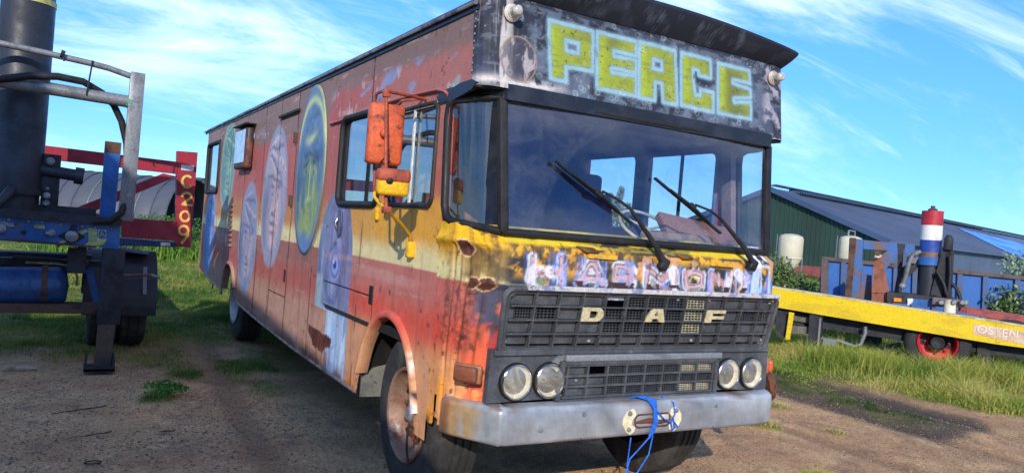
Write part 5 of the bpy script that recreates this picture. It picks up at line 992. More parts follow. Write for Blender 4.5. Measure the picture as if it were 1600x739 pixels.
weeds('tall_grass', tall, 420, .50, .2, YP, .011); weeds('tall_grass', [(x_+.5*random.random(), y_) for x_, y_ in zip(np.arange(6.4, 12.5, .3), np.interp(np.arange(6.4, 12.5, .3), [6.2, 7, 8, 9.5, 12.5], [3.4, 2.4, 1.8, .9, -.6]))], 60, .40, .3, [(130, 150, 70), (180, 176, 96), (204, 190, 122)], .007, 1.3); weeds('tall_grass', [tuple(atz(u, v)[:2]) for u, v in ((1530, 586), (1548, 582), (1590, 580))], 110, .75, .14, [(90, 120, 56), (130, 150, 80), (170, 180, 120)], .02, .8)
weeds('tall_grass', [(x, y) for x in np.arange(-3.2, 1.6, .35) for y in (20.5,)], 160, .85, .25, [(84, 124, 44), (120, 160, 60), (150, 180, 80)], .03)
# broad leaved weed on the gravel
def leafcloud(c, rad, k, size, pal_, seed=1, shape=None, up=.3):
    d = RNG.normal(0, 1, (k, 3)); d /= np.linalg.norm(d, axis=1)[:, None]; rr = RNG.random(k)**.45; p = d*rr[:, None]
    cl = fbm(p[:, 0]*2.2+seed*7, p[:, 1]*2.2+p[:, 2]*1.7, seed); keep_ = (cl > RNG.uniform(.30, .52, k)); p = p[keep_]; cl = cl[keep_]; k = len(p)
    lum = 1+.16*(0); P0 = np.array(c)+p*np.array(rad)*(1+.35*(fbm(p[:, 0]*3+seed, p[:, 2]*3, seed+2)-.5))[:, None]
    n_ = RNG.normal(0, 1, (k, 3))+np.array([0, 0, up]); n_ /= np.linalg.norm(n_, axis=1)[:, None]; t = np.cross(n_, RNG.normal(0, 1, (k, 3))); t /= np.linalg.norm(t, axis=1)[:, None]; b_ = np.cross(n_, t); s_ = size*RNG.uniform(.55, 1.3, (k, 1))
    V_ = np.stack([P0-t*s_, P0+b_*s_*.45, P0+t*s_, P0-b_*s_*.45], 1).reshape(-1, 3); F_ = 4*np.arange(k)[:, None]+np.array([[0, 1, 2, 3]])
    tt_ = np.clip(.5+1.6*(cl-.5)+RNG.normal(0, .22, k), 0, .999)*(len(pal_)-1); i_ = tt_.astype(int); f_ = (tt_-i_)[:, None]; pl_ = np.array([lin(q) for q in pal_]); c_ = pl_[i_]*(1-f_)+pl_[i_+1]*f_
    return V_, F_, np.repeat(c_, 4, 0)
def merge(L): 
    o = 0; Vs, Fs_, Cs = [], [], []
    for v, f, c in L: Vs.append(v); Fs_.append(f+o); Cs.append(c); o += len(v)
    return np.concatenate(Vs), np.concatenate(Fs_), np.concatenate(Cs)
LEAF = leafmat('leaf', .5, .3); BARK = worn('bark', (92, 76, 60), (66, 56, 46), rough=.9, scale=12, bstr=.5)
def bush(name, base, h, w_, k, size, pal_, label, cat='bush', group=None, clumps=7, seed=1):
    e = empty(name, base, label, cat, group); L = []; rg = np.random.default_rng(seed); st = MB(); b_ = np.array(base, float)
    for q in range(clumps):
        a = rg.uniform(0, 2*PI); rr = w_*.34*rg.random()**.5; zc_ = h*rg.uniform(.3, .82); c = b_+np.array([rr*math.cos(a), rr*math.sin(a), zc_]); sz = rg.uniform(.2, .36)
        L.append(leafcloud(c, (w_*sz, w_*sz, h*sz*.85), k//clumps, size, pal_, seed+q)); st.tube([b_+np.array([.03*math.cos(a), .03*math.sin(a), -.03]), b_+(c-b_)*np.array([.45, .45, .6]), c], [.02*h+.004, .012*h+.003, .004], 5)
    st.build('stem', BARK, e); V_, F_, c_ = merge(L); o = link('foliage', npmesh('foliage', V_, F_, LEAF, False, c_), e); return e
LP = [(46, 70, 34), (72, 100, 44), (104, 130, 60), (140, 160, 84)]
p = atz(257, 621); bush('weed', (p[0], p[1], float(gz_(p[0], p[1])[0])), .12, .36, 900, .018, [(50, 100, 34), (74, 134, 44), (110, 160, 60)], 'low green weed growing alone on the bare gravel at left', 'weed', clumps=9, seed=3)

# ================================================================== THE BLUE TRAILER FRONT (left)
TB = worn('trailer_blue', (44, 96, 160), (34, 76, 134), (104, 84, 66), rough=.5, scale=4, amt3=(.56, .68), scale3=7); TDK = worn('trailer_dark', (44, 44, 50), (32, 32, 36), (84, 62, 48), rough=.7, amt3=(.6, .75)); GALV = worn('galvanised_steel', (128, 130, 132), (104, 106, 110), (128, 104, 86), rough=.5, metal=.25, scale=4, amt3=(.64, .78), stretch=(3, 3, 1)); BRN = worn('rusty_brown', (92, 64, 52), (64, 50, 46), (118, 84, 62), rough=.85)
REDP = worn('trailer_red', (150, 34, 50), (128, 30, 44), (92, 56, 50), rough=.5, scale=4, amt3=(.63, .72), scale3=6); YST = worn('peeled_yellow', (176, 178, 112), (150, 160, 96), rough=.6, scale=8)
YT = 4.95
tr = empty('blue_trailer', (-4.2, 6, 0), 'blue trailer front end with black lifting ram and grey tube headboard, on its landing leg', 'trailer')
A = lambda u, v, Y=YT: Vector(aty(u, v, Y))
def plate(name, uv, Y, th, m, par, **k): return MB().prism([A(u, v, Y) for u, v in uv], (0, th, 0)).build(name, m, par, **k)
fp = plate('front_plate', [(-60, 333), (0, 337), (188, 354), (186, 392), (178, 392), (150, 384), (0, 372), (-60, 370)], YT, .03, TB, tr)
MB().beam(A(-60, 371, YT-.03), A(2, 374, YT-.03), .14, .016).beam(A(2, 374, YT-.03), A(150, 385.5, YT-.03), .14, .016).build('lower_flange', BRN, tr)
MB().beam(A(-60, 326, YT-.02), A(190, 348, YT-.02), .09, .075).build('top_rail', TDK, tr)
MB().beam(A(-60, 318, 5.3), A(150, 333, 5.3), .10, .09).build('cross_channel', TDK, tr)
# fittings on the plate
def disc(u, v, r, h, m, name='coupling', par=fp, Y=YT, n=20): return MB().lathe([(0, h), (r*.55, h), (r*.6, h*.7), (r, h*.6), (r*1.02, 0)], A(u, v, Y), (0, -1, 0), n).build(name, m, par, 40)
disc(37, 363, .022, .012, BLACK, 'socket_hole'); o = disc(81, 364, .035, .09, GALV); MB().box(A(76, 364, YT-.05), (.05, .06, .03), None, .006).build('lever', GALV, o)
c = A(112, 369); o = MB().prism([c+Vector((.115, 0, 0)), c+Vector((.02, 0, .065)), c+Vector((-.02, 0, .065)), c+Vector((-.115, 0, 0)), c+Vector((-.02, 0, -.065)), c+Vector((.02, 0, -.065))], (0, -.014, 0)).build('socket_base', TDK, fp); MB().lathe([(0, .07), (.045, .068), (.055, .06), (.058, .02), (.06, .01)], c, (0, -1, 0), 20).build('round_socket', ALU, fp, 40); MB().beam(A(117, 352, YT-.03), A(112, 360, YT-.05), .06, .016).build('cap', TDK, fp)
disc(2, 357, .04, .06, ALU)
plate('label', [(0, 346.5), (22, 348.5), (22, 354), (0, 352)], YT-.004, -.002, worn('white_label', (196, 196, 192), (160, 160, 160)), fp); plate('label', [(53, 351), (71, 352.5), (70.5, 357.5), (53, 356)], YT-.004, -.002, worn('yellow_label', (206, 200, 130), (170, 170, 110)), fp)
def text(s, u, v, Y, size, m, par, rx=90, rot=0, bold=0):
    cu = bpy.data.curves.new('lettering', 'FONT'); cu.body = s; cu.size = size; cu.align_x = 'CENTER'; cu.align_y = 'CENTER'; cu.offset = bold; cu.extrude = .0004; cu.materials.append(m)
    o_ = bpy.data.objects.new('lettering', cu); o = bpy.data.objects.new('lettering', bpy.data.meshes.new_from_object(o_)); bpy.data.objects.remove(o_); COL.objects.link(o); o.location = A(u, v, Y); o.rotation_euler = (R(rx), 0, R(rot)); attach(o, par); return o
INK = worn('ink', (50, 56, 66)); text('EMERGENCY', 10, 350, YT-.008, .034, INK, fp); text('SERVICE', 62, 354, YT-.008, .03, INK, fp)
YS = [[(131, 383), (138, 378), (139, 360), (143, 372), (150, 368), (158, 374), (167, 372), (165, 378), (160, 383), (148, 384)], [(120, 363), (136, 358), (138, 362), (126, 367), (114, 366)], [(92, 378), (100, 374), (104, 378), (96, 381)]]
for q in YS: plate('peeled_paint', q, YT-.003, -.002, YST, fp)
plate('label', [(138, 356), (152, 358), (151, 378), (138, 377)], YT-.0065, -.002, worn('pale_sticker', (190, 194, 180), (150, 160, 110), rough=.6, amt=(.4, .5)), fp)
o = plate('label', [(153, 358.5), (166, 359.5), (166, 370), (153, 369)], YT-.007, -.002, worn('grey_sticker', (160, 168, 180), (120, 130, 150)), fp); MB().tube([A(159.5+4.5*math.cos(t), 364.5+4*math.sin(t), YT-.011) for t in np.linspace(0, 2*PI, 17)], .004, 4, False).build('ring_mark', INK, o); text('NP', 159.5, 364.5, YT-.012, .034, INK, o)
text('SECOMO-T', 108, 385.5, YT-.105, .03, YST, fp)
for u in (-12, 14, 45, 66, 96, 128, 148, 174): MB().lathe([(0, .018), (.012, .016), (.016, .006), (.018, 0)], A(u, 341+u*.097, YT), (0, -1, 0), 8).build('plate_bolt', GALV, fp, 40)
for u, v in ((30, 379), (92, 386), (140, 391)): MB().lathe([(0, .02), (.014, .018), (.02, 0)], A(u, v-3, YT-.1), (0, -1, 0), 6).build('flange_bolt', BRN, fp)
for t in (.16, .5, .84): q_ = A(215, 122).lerp(A(197, 340), t); MB().box((q_.x, q_.y-.062, q_.z), (.05, .004, .05), None, .001).build('weld_plate', GALV, tr)
# tube headboard
MB().beam(A(196, 345), A(215.5, 115), .13, .12, (0, -1, 0), bev=.006).build('headboard_post', GALV, tr, 40)
hb = MB().tube([A(-70, 58), A(0, 68), A(70, 83), A(140, 99), A(170, 107), A(206, 120)], .030, 10).build('upper_rail', GALV, tr, 60); MB().tube([A(-70, 116), A(0, 127), A(90, 141), A(205, 160)], .060, 12).build('lower_rail', GALV, tr, 60)
MB().lathe([(.064, -.03), (.066, .02), (.05, .03)], A(203, 160), (1, 0, -.1), 12).build('green_weld', worn('green_primer', (84, 150, 124), (110, 130, 120)), tr)
MB().tube([A(-70, 134, 4.86), A(0, 124, 4.87), A(45, 119, 4.86), A(90, 120, 4.88), A(130, 128, 4.93), A(160, 146, 5.02), A(178, 165, 5.05), A(190, 190, 5.05), A(198, 225, 5.06), A(199, 270, 5.05), A(197, 310, 4.95), A(190, 332, 4.88), A(172, 345, 4.86), A(150, 346, 4.9), A(120, 344, 5.1)], .035, 8).build('air_hose', BLACK, tr, 60)
for (a, b_) in (((98, 80), (100, 96)), ((145, 95), (135, 149))): MB().tube([A(*a, YT-.035), A(*b_, YT-.065)], .008, 5).build('cable_tie', BLACK, tr)
MB().tube([A(95, 84, YT-.03), A(101, 86, YT-.03)], .036, 8).build('tie_collar', BLACK, tr)
# lifting ram
rc1 = A(48, -30, 5.35); rc0 = A(22, 300, 5.35); ax_ = (rc1-rc0).normalized(); h = (rc1-rc0).length; RAM = worn('ram_black', (42, 46, 56), (34, 38, 46), (70, 74, 84), rough=.5, scale=5, amt3=(.66, .8))
ram = MB().lathe([(0, -.35), (.215, -.35), (.215, 0), (.235, .0), (.235, .30), (.23, .31), (.23, h*.885), (0, h*.885)], rc0, ax_, 40).build('lifting_ram', RAM, tr, 40)
MB().lathe([(.235, h*.885), (.235, h*.91)], rc0, ax_, 40).build('yellow_band', worn('ram_yellow', (206, 190, 110), (160, 150, 90)), ram, 40); MB().lathe([(.225, h*.90), (.225, h*1.05), (0, h*1.06)], rc0, ax_, 40).build('blue_top', worn('ram_blue', (110, 140, 190), (84, 116, 170)), ram, 40)
MB().lathe([(.25, -.02), (.255, .0), (.25, .04)], rc0, ax_, 40).build('ram_collar', RAM, ram, 40)
MB().lathe([(.06, 0), (.06, .34), (.085, .34), (.085, .42), (0, .42)], A(55, 264, 5.3), (1, 0, -.08), 20).build('trunnion', RAM, ram, 40)
MB().tube([A(18, 296, 5.05), A(14, 300, 4.98), A(4, 312, 4.95), A(-15, 330, 4.95)], .045, 8).build('ram_hose', RAM, ram, 60)
bk = MB().prism([A(69, 240, 5.28), (A(96, 243, 5.28)), A(90, 328, 5.28), A(62, 326, 5.28)], (0, .05, 0)).build('ram_bracket', TDK, tr)
for u, v, r in ((79, 252, .038), (74, 295, .018), (73, 306, .034), (72, 318, .034)): MB().lathe([(0, .05), (r*.55, .05), (r*.6, .02), (r, .016), (r, 0)], A(u, v, 5.28), (0, -1, 0), 14).build('bracket_bolt', ALU, bk, 40)
for u in (41, 58): MB().lathe([(.022, .03), (.05, .03), (.055, 0)], A(u, 338, 5.25), (0, -1, 0), 16).build('ring_bolt', TDK, tr, 40)
MB().beam(A(177, 222.5, 5.45), A(175.5, 240, 5.45), .15, .105, (0, -1, 0)).build('stake_cap', BRN, tr)
MB().beam(A(177, 223, 5.45), A(166, 352, 5.45), .145, .10, (0, -1, 0), bev=.005).build('blue_stake', worn('stake_blue', (44, 104, 176), (40, 90, 150), (110, 84, 72), rough=.5, scale=3, amt3=(.62, .7), scale3=4), tr, 40)
# running gear
MB().beam((-8, 6.0, .98), (-2.8, 6.0, .98), .3, .2).build('cross_member', TDK, tr)
for x in (-2.95, -4.9): MB().box((x, 8.9, 1.12), (.16, 7.8, .32)).build('chassis_beam', TDK, tr)
tk0, tk1 = A(-60, 447, 5.35), A(104, 446, 5.35); o = MB().lathe([(0, -.02), (.15, .0), (.185, .04), (.19, .08), (.19, (tk1-tk0).length-.08), (.185, (tk1-tk0).length-.04), (.15, (tk1-tk0).length), (0, (tk1-tk0).length+.02)], tk0, (tk1-tk0), 28).build('air_tank', worn('tank_blue', (40, 78, 128), (30, 58, 100), (70, 66, 66), rough=.4, amt3=(.6, .75), scale3=5), tr, 40)
cst = A(70, 445, 5.35); MB().lathe([(.197, -.025), (.197, .025)], cst, (tk1-tk0), 28).build('tank_strap', BRN, o, 40)
MB().beam(A(-60, 478, 5.3), A(155, 481, 5.3), .25, .09).build('lower_beam', BRN, tr)
MB().beam(A(-60, 404, 5.5), A(160, 412, 5.5), .1, .06).build('pipe_rail', TDK, tr); MB().tube([A(40, 410, 5.25), A(90, 412, 5.22), A(112, 416, 5.2), A(121, 432, 5.2), A(120, 446, 5.25)], .012, 6).build('brass_pipe', worn('brass_pipe', (150, 136, 90), (110, 96, 70)), tr); MB().tube([A(20, 402, 5.25), A(80, 405, 5.22), A(110, 409, 5.2)], .016, 6).build('air_pipe', BLACK, tr)
MB().lathe([(0, .0), (.06, .01), (.065, .12), (0, .13)], A(112, 412, 5.35), (0, -1, 0), 14).build('valve', TDK, tr, 40); MB().lathe([(0, .0), (.05, .01), (.05, .10), (0, .11)], A(131, 413, 5.35), (0, -1, 0), 14).build('valve', TDK, tr, 40)
MB().beam(A(138, 418, 5.4), A(152, 472, 5.4), .07, .06, (0, -1, 0)).build('tank_stay', TB, tr)
lg = MB().beam(A(178, 388, 4.98), A(169, 505, 4.98), .20, .18, (0, -1, 0), bev=.006).build('landing_leg', TDK, tr, 40); MB().beam(A(169, 480, 4.96), A(160, 570, 4.96), .145, .13, (0, -1, 0)).build('inner_leg', worn('inner_leg_rust', (84, 68, 62), (70, 58, 54), (120, 74, 60), rough=.8, scale=3), lg)
f0 = A(158, 575, 4.95); MB().box((f0.x-.02, 4.95, .03), (.27, .3, .03)).box((f0.x-.14, 4.95, .10), (.02, .26, .16)).box((f0.x+.10, 4.95, .09), (.02, .26, .14)).box((f0.x-.02, 4.81, .05), (.27, .02, .05)).build('leg_foot', TDK, lg)
tw = []
WY = 6.55
for k, x0 in enumerate((-2.20, -2.52)):
    tw.append(MB().lathe([(.28, .0), (.36, .012), (.47, .005), (.505, -.03), (.51, -.07), (.498, -.075), (.498, -.09), (.512, -.095), (.512, -.17), (.498, -.175), (.498, -.19), (.51, -.195), (.505, -.24), (.46, -.27), (.28, -.27)], (x0, WY, .50), (1, 0, 0), 48).build('wheel', TYRE, tr, 35))
mg = []; 
MUD = worn('mudguard_plastic', (40, 42, 46), (52, 54, 58), (70, 66, 60), rough=.55, amt3=(.66, .8))
c = MB(); ang = [R(a) for a in range(168, -11, -9)] if False else [R(a) for a in range(190, -1, -10)]
xa, xb = -2.86, -2.12; ring = []
for a in ang: ring.append((WY+.62*math.cos(a), .52+.60*math.sin(a)))
for q in range(len(ring)-1):
    (y0, z0), (y1, z1) = ring[q], ring[q+1]; c.quad([(xa, y0, z0), (xb, y0, z0), (xb, y1, z1), (xa, y1, z1)]); c.quad([(xb, y0, z0), (xb+.006, y0+.04*math.cos(ang[q])*-1, z0-.04*math.sin(ang[q])), (xb+.006, y1-.04*math.cos(ang[q+1]), z1-.04*math.sin(ang[q+1])), (xb, y1, z1)])
mud = c.build('mudguard', MUD, tr, 50)
ym = WY-.635
for u in (187, 227): MB().beam(A(u, 417, ym), A(u-1, 460, ym), .04, .012, (0, -1, 0)).build('mudguard_bracket', GALV, mud)
MB().tube([A(188, 430, ym-.03), A(236, 429, ym-.04), A(240, 432, ym-.05), A(250, 434, ym-.05)], .013, 6).build('winding_handle', worn('handle_red', (130, 74, 68), (150, 146, 140)), tr, 60); MB().tube([A(236, 429, ym-.04), A(251, 435, ym-.05)], .018, 6).build('handle_end', ALU, tr)
MB().box(A(205, 392, 6.3), (.35, .3, .03), Matrix.Rotation(R(5), 3, 'Y'), .012).build('mudguard_cap', worn('blue_grey_sheet', (84, 100, 128), (70, 80, 100)), tr)
# red transport frame standing on the trailer, C209
YR = 6.45
rf = empty('red_frame', (-2.9, YR, 1.4), 'red steel transport frame with a diagonal brace and C209 painted on its post', 'frame')
B = lambda u, v: A(u, v, YR)
MB().prism([B(58, 226), B(277, 253), B(277, 272), B(58, 247)], (0, .12, 0)).build('top_beam', REDP, rf); MB().prism([B(277, 236), B(309, 238.5), B(298, 387), B(274, 385)], (-0.0, .14, 0)).build('end_post', REDP, rf) 
MB().prism([B(95, 330), B(262, 269), B(277, 282), B(135, 334)], (0.0, .06, 0)).build('brace', REDP, rf) if False else MB().prism([B(98, 333), B(255, 271), B(276, 276), B(136, 335)], (0, .06, 0)).build('brace', REDP, rf)
MB().prism([B(190, 340), B(276, 346), B(274, 376), B(190, 371)], (0, .1, 0)).build('lower_plate', REDP, rf); MB().prism([B(66, 247), B(94, 250), B(86, 332), B(64, 330)], (0, .1, 0)).build('inner_post', REDP, rf); MB().prism([B(60, 322), B(200, 340), B(200, 346), B(60, 330)], (0, .1, 0)).build('lower_beam', REDP, rf)
MB().prism([A(186, 372, YR-.02), A(276, 379, YR-.02), A(275, 386, YR-.02), A(186, 384, YR-.02)], (0, .2, 0)).build('base_bar', worn('base_blue', (48, 60, 104), (40, 48, 84)), rf)
MB().prism([A(251, 378.5, YR-.03), A(266, 379.5, YR-.03), A(266, 384.5, YR-.03), A(251, 384, YR-.03)], (0, -.008, 0)).build('white_reflector', worn('reflector_white', (214, 214, 210), (180, 180, 180), rough=.3), rf)
MB().prism([B(283, 257.5), B(303, 259), B(302.5, 267.5), B(283, 266)], (0, -.006, 0)).build('white_marker', bpy.data.materials['reflector_white'], rf)
CY = worn('letter_cream', (220, 184, 96), (196, 160, 80), rough=.6)
def stroke(name, pts, Y, wd, m, par):
    P_ = [A(u, v, Y) for u, v in pts]; c = MB()
    for k in range(len(P_)-1):
        t = (P_[k+1]-P_[k]).normalized(); n_ = Vector((-t.z, 0, t.x))*wd; c.prism([P_[k]-n_-t*wd*.35, P_[k]+n_-t*wd*.35, P_[k+1]+n_+t*wd*.35, P_[k+1]-n_+t*wd*.35], (0, -.004-.0006*k, 0))
    return c.build(name, m, par)
def el(u, v, a, b_, t0, t1, n=10): return [(u+a*math.cos(R(t)), v+b_*math.sin(R(t))) for t in np.linspace(t0, t1, n)]
stroke('painted_letter', el(292.5, 284, 8, 9, -45, -315, 12), YR-.004, .0145, CY, rf); stroke('painted_letter', el(291.5, 307.5, 7, 6, -175, 15, 8)+[(284.5, 319.5), (300, 321)], YR-.004, .0145, CY, rf)
stroke('painted_letter', el(289, 338, 7.2, 7.8, 0, 360, 14), YR-.004, .014, CY, rf); stroke('painted_letter', el(287, 360, 7.2, 7, 30, 390, 13)+[(293.5, 368), (283.5, 380)], YR-.004, .014, CY, rf)

# ================================================================== THE YELLOW TRAILER (right)
O = np.array([7.65, 4.56, 0]); T = np.array([.5555, -.8315, 0]); NN = np.array([-.8315, -.5555, 0])
def Bp(u, v, off=0): return Vector(atp(u, v, O+NN*off, NN))
YEL = worn('trailer_yellow', (218, 186, 14), (200, 168, 20), (160, 130, 50), rough=.5, scale=2, amt3=(.60, .74), scale3=5, stretch=(1, 1, 3)); yt = empty('yellow_trailer', tuple(O), 'low yellow trailer with red wheel and red white blue lifting ram parked in the grass', 'trailer')
VN = Vector(NN); VT = Vector(T)
def bprism(name, uv, off, th, m, par, **k): return MB().prism([Bp(u, v, off) for u, v in uv], VN*-th).build(name, m, par, **k)
bprism('side_beam', [(1180, 445.3), (1556, 503), (1556, 537.5), (1180, 474.5)], 0, .08, YEL, yt)
bprism('side_beam', [(1556.5, 503.5), (1700, 525), (1700, 557), (1556.5, 537.5)], 0, .08, YEL, yt)
bprism('beam_flange', [(1180, 443.9), (1700, 523.6), (1700, 525.2), (1180, 445.5)], .006, .4, worn('flange_edge', (214, 196, 150), (160, 140, 90), rough=.6), yt)
bprism('chassis_beam', [(1180, 475), (1700, 557), (1700, 577), (1180, 497)], -.25, .25, TDK, yt)
bprism('rear_chassis_beam', [(1180, 470), (1700, 550), (1700, 570), (1180, 492)], -2.2, .25, TDK, yt)
st_ = bprism('sticker_panel', [(1522, 506), (1640, 524), (1640, 546), (1520, 521)], .004, .002, worn('faded_sticker', (206, 176, 150), (190, 150, 130), rough=.6, scale=6), yt)
cu = bpy.data.curves.new('lettering', 'FONT'); cu.body = 'OSTEN FRU'; cu.size = .17; cu.align_y = 'CENTER'; cu.extrude = .0004; cu.materials.append(worn('faded_letter', (226, 214, 200), (196, 180, 160)))
o_ = bpy.data.objects.new('lettering', cu); lo = bpy.data.objects.new('lettering', bpy.data.meshes.new_from_object(o_)); bpy.data.objects.remove(o_); COL.objects.link(lo); pa, pb = Bp(1526, 514, .01), Bp(1600, 525, .01); xd = (pb-pa).normalized(); zd = Vector((0, 0, 1)); zd = (zd-xd*zd.dot(xd)).normalized(); yd = xd.cross(zd)
lo.matrix_basis = Matrix(((xd.x, zd.x, -yd.x if False else xd.cross(zd).x, pa.x), (xd.y, zd.y, xd.cross(zd).y, pa.y), (xd.z, zd.z, xd.cross(zd).z, pa.z), (0, 0, 0, 1))); attach(lo, yt)
bprism('side_marker', [(1241, 489), (1234, 531), (1227, 530), (1233, 487.5)], .0, .04, YEL, yt)
bprism('dark_box', [(1212, 484), (1236, 488), (1228, 528), (1212, 526)], -.1, .4, TDK, yt)
for off, m_ in ((-.15, TDK),):
    l_ = MB().beam(Bp(1276, 492, off), Bp(1271, 560, off), .20, .20, VN).build('landing_leg', TDK, yt); MB().beam(Bp(1282, 497, off+.11), Bp(1278, 540, off+.11), .03, .02, VN).build('leg_edge', GALV, l_)
    b0 = Bp(1271, 563, off); MB().box((b0.x, b0.y, .04), (.3, .3, .08)).build('leg_foot', TDK, l_)
MB().beam(Bp(1238, 514, -.2), Bp(1270, 516, -.2), .12, .12).beam(Bp(1238, 495, -.3), Bp(1270, 500, -.3), .2, .1).build('leg_brace', worn('leg_brace_grey', (104, 100, 94), (84, 80, 76)), yt)
MB().tube([Bp(1284, 529, -.1), Bp(1310, 532, -.08), Bp(1335, 541, -.08), Bp(1345, 538, -.08), Bp(1352, 520, -.1), Bp(1352, 510, -.1)], .03, 8).build('winding_crank', GALV, yt, 60); MB().box(Bp(1297, 534, -.06), (.2, .2, .12), Matrix.Rotation(R(30), 3, 'Z')).build('crank_box', GALV, yt)
MB().beam(Bp(1365, 510, -1.6), Bp(1360, 575, -1.6), .3, .3, VN).build('rear_leg', TDK, yt); MB().beam(Bp(1375, 545, -1.2), Bp(1408, 537, -1.2), .06, .08).build('draw_bar', GALV, yt)
# wheel with red rim
wc = Bp(1463, 558, -.12); wc = Vector((wc.x, wc.y, wc.z)); WR = .47
twl = MB().lathe([(.27, -.02), (.30, .01), (.38, .015), (.43, 0), (.46, -.03), (.47, -.08), (.458, -.085), (.458, -.1), (.47, -.105), (.47, -.19), (.46, -.24), (.3, -.27)], (wc.x, wc.y, .50), VN, 48).build('wheel', TYRE, yt, 35)
MB().lathe([(.272, .012), (.285, .02), (.278, .026), (.262, .012), (.255, -.05), (.25, -.12), (.2, -.15), (.14, -.15), (.135, -.12), (.13, -.05)], (wc.x, wc.y, .50), VN, 40).build('rim', worn('rim_red', (196, 34, 44), (160, 28, 38), (90, 40, 36), rough=.5, amt3=(.62, .74)), twl, 40); MB().lathe([(.10, -.15), (.10, .01), (.085, .02), (.06, .0), (0, .0)], (wc.x, wc.y, .50), VN, 24).build('hub', TDK, twl, 40)
for k in range(8):
    t = 2*PI*k/8; pn = Vector((wc.x, wc.y, .5))+VT*(.165*math.cos(t))+Vector((0, 0, .165*math.sin(t)))-VN*.13; MB().lathe([(.02, 0), (.02, .03), (0, .032)], pn, VN, 6).build('wheel_nut', RUST, twl)
o = again(twl); o.matrix_world = Matrix.Translation(VN*-.42) @ Matrix(); o.parent = yt; o.matrix_parent_inverse = WM(yt).inverted()
MB().lathe([(.28, -.02), (.36, .015), (.44, 0), (.468, -.08), (.468, -.19), (.46, -.24), (.3, -.27)], (Vector((wc.x, wc.y, .5))+VT*.98-VN*.1), VN, 40).build('wheel', TYRE, yt, 35)
bprism('bump_stop', [(1503, 538), (1510, 539), (1509, 549), (1498, 547)], -.2, .1, TDK, yt)
# deck gear: bulkhead frame, brown ballast, ram
def Dp(u, v, off=-.9): return Bp(u, v, off)
def dprism(name, uv, off, th, m, par, **k): return MB().prism([Dp(u, v, off) for u, v in uv], VN*-th).build(name, m, par, **k)
BHB = worn('bulkhead_blue', (58, 98, 156), (50, 84, 136), (116, 92, 80), rough=.7, scale=3, amt3=(.46, .6), scale3=3)
dprism('bulkhead_post', [(1327, 372), (1349, 374), (1344, 466), (1322, 464)], -1.0, .10, BHB, yt); dprism('bulkhead_post', [(1328, 371), (1338, 372), (1330, 466), (1320, 464)], -.96, .03, BRN, yt)
dprism('bulkhead_top', [(1349.5, 375), (1402, 380), (1402, 392), (1349, 389)], -1.0, .10, BHB, yt); dprism('bulkhead_plate', [(1345, 428), (1362, 430), (1362, 470), (1344, 467)], -1.0, .08, BHB, yt); dprism('bulkhead_brace', [(1374, 400), (1402, 384), (1402, 398), (1386, 418), (1388, 440), (1378, 440)], -.98, .06, BHB, yt); dprism('bulkhead_post', [(1403, 380), (1413, 381), (1408, 440), (1402, 438)], -1.0, .12, TDK, yt); dprism('bulkhead_post', [(1414, 382), (1430, 383), (1428, 398), (1414, 396)], -1.0, .12, BHB, yt)
BBX = worn('ballast_brown', (136, 80, 58), (112, 66, 50), (150, 104, 80), rough=.7)
MB().prism([Dp(1362, 457, -.75), Dp(1390, 458, -.75), Dp(1378, 401, -.82), Dp(1366, 400, -.82)], VN*-.28).build('ballast_cone', BBX, yt); dprism('ballast_base', [(1362.5, 457.8), (1390.5, 458.8), (1389.5, 474), (1361.5, 470)], -.70, .4, BBX, yt); dprism('ballast_neck', [(1367, 391), (1377, 392), (1377, 400), (1367, 399.5)], -.86, .1, BRN, yt); MB().tube([Dp(1367, 400, -.72), Dp(1372, 402, -.72), Dp(1377, 399, -.72)], .015, 6).build('white_cord', worn('white_cord', (220, 220, 216)), yt)
MB().prism([Dp(1386, 456, -.6), Dp(1494, 467, -.6), Dp(1494, 481, -.6), Dp(1386, 472, -.6)], VN*-.7).build('ram_base', TDK, yt); dprism('base_panel', [(1422, 466), (1462, 469.5), (1462, 480), (1422, 477)], -.58, .02, TB, yt); dprism('orange_lamp', [(1396.5, 465), (1408.5, 466), (1408.5, 471.5), (1396.5, 471)], -.57, .03, worn('amber', (236, 140, 30), (220, 120, 20), rough=.3), yt); dprism('white_tag', [(1418, 466), (1427, 466.5), (1426, 472), (1418, 478)], -.565, .01, worn('tag_white', (206, 206, 200)), yt)
r0, r1 = Dp(1449, 462, -.95), Dp(1457.5, 330, -.95); ax2 = (r1-r0).normalized(); dd = (r0-Vector(CP)).dot(Vector(FWD)); rr = 15.3/FPX*dd; hh = (r1-r0).length
rm = MB().lathe([(0, 0), (rr*1.0, 0), (rr*1.0, hh*.40), (0, hh*.40)], r0, ax2, 30).build('lifting_ram', RAM, yt, 40); MB().lathe([(rr*1.2, hh*.36), (rr*1.2, hh*.46), (rr*.9, hh*.46)], r0, ax2, 24).build('ram_collar', TB, rm, 40)
for k, (a, b_, m_) in enumerate(((.45, .515, worn('ram_brown', (120, 92, 80), (90, 76, 72))), (.515, .655, worn('band_blue', (40, 72, 150), (34, 60, 130), rough=.5)), (.655, .83, worn('band_white', (222, 218, 214), (200, 196, 190), rough=.5)), (.83, 1.0, worn('band_red', (176, 44, 56), (150, 40, 52), (110, 50, 50), rough=.5)))): MB().lathe([(0, hh*a+.001), (rr*(1-.0*k), hh*a+.001), (rr, hh*b_), (0, hh*b_)], r0, ax2, 30).build('painted_band', m_, rm, 40)
MB().lathe([(rr*.42, hh), (rr*.45, hh+.03), (rr*.2, hh+.05), (rr*.22, hh+.085), (0, hh+.09)], r0, ax2, 14).build('top_bolt', BRN, rm, 40)
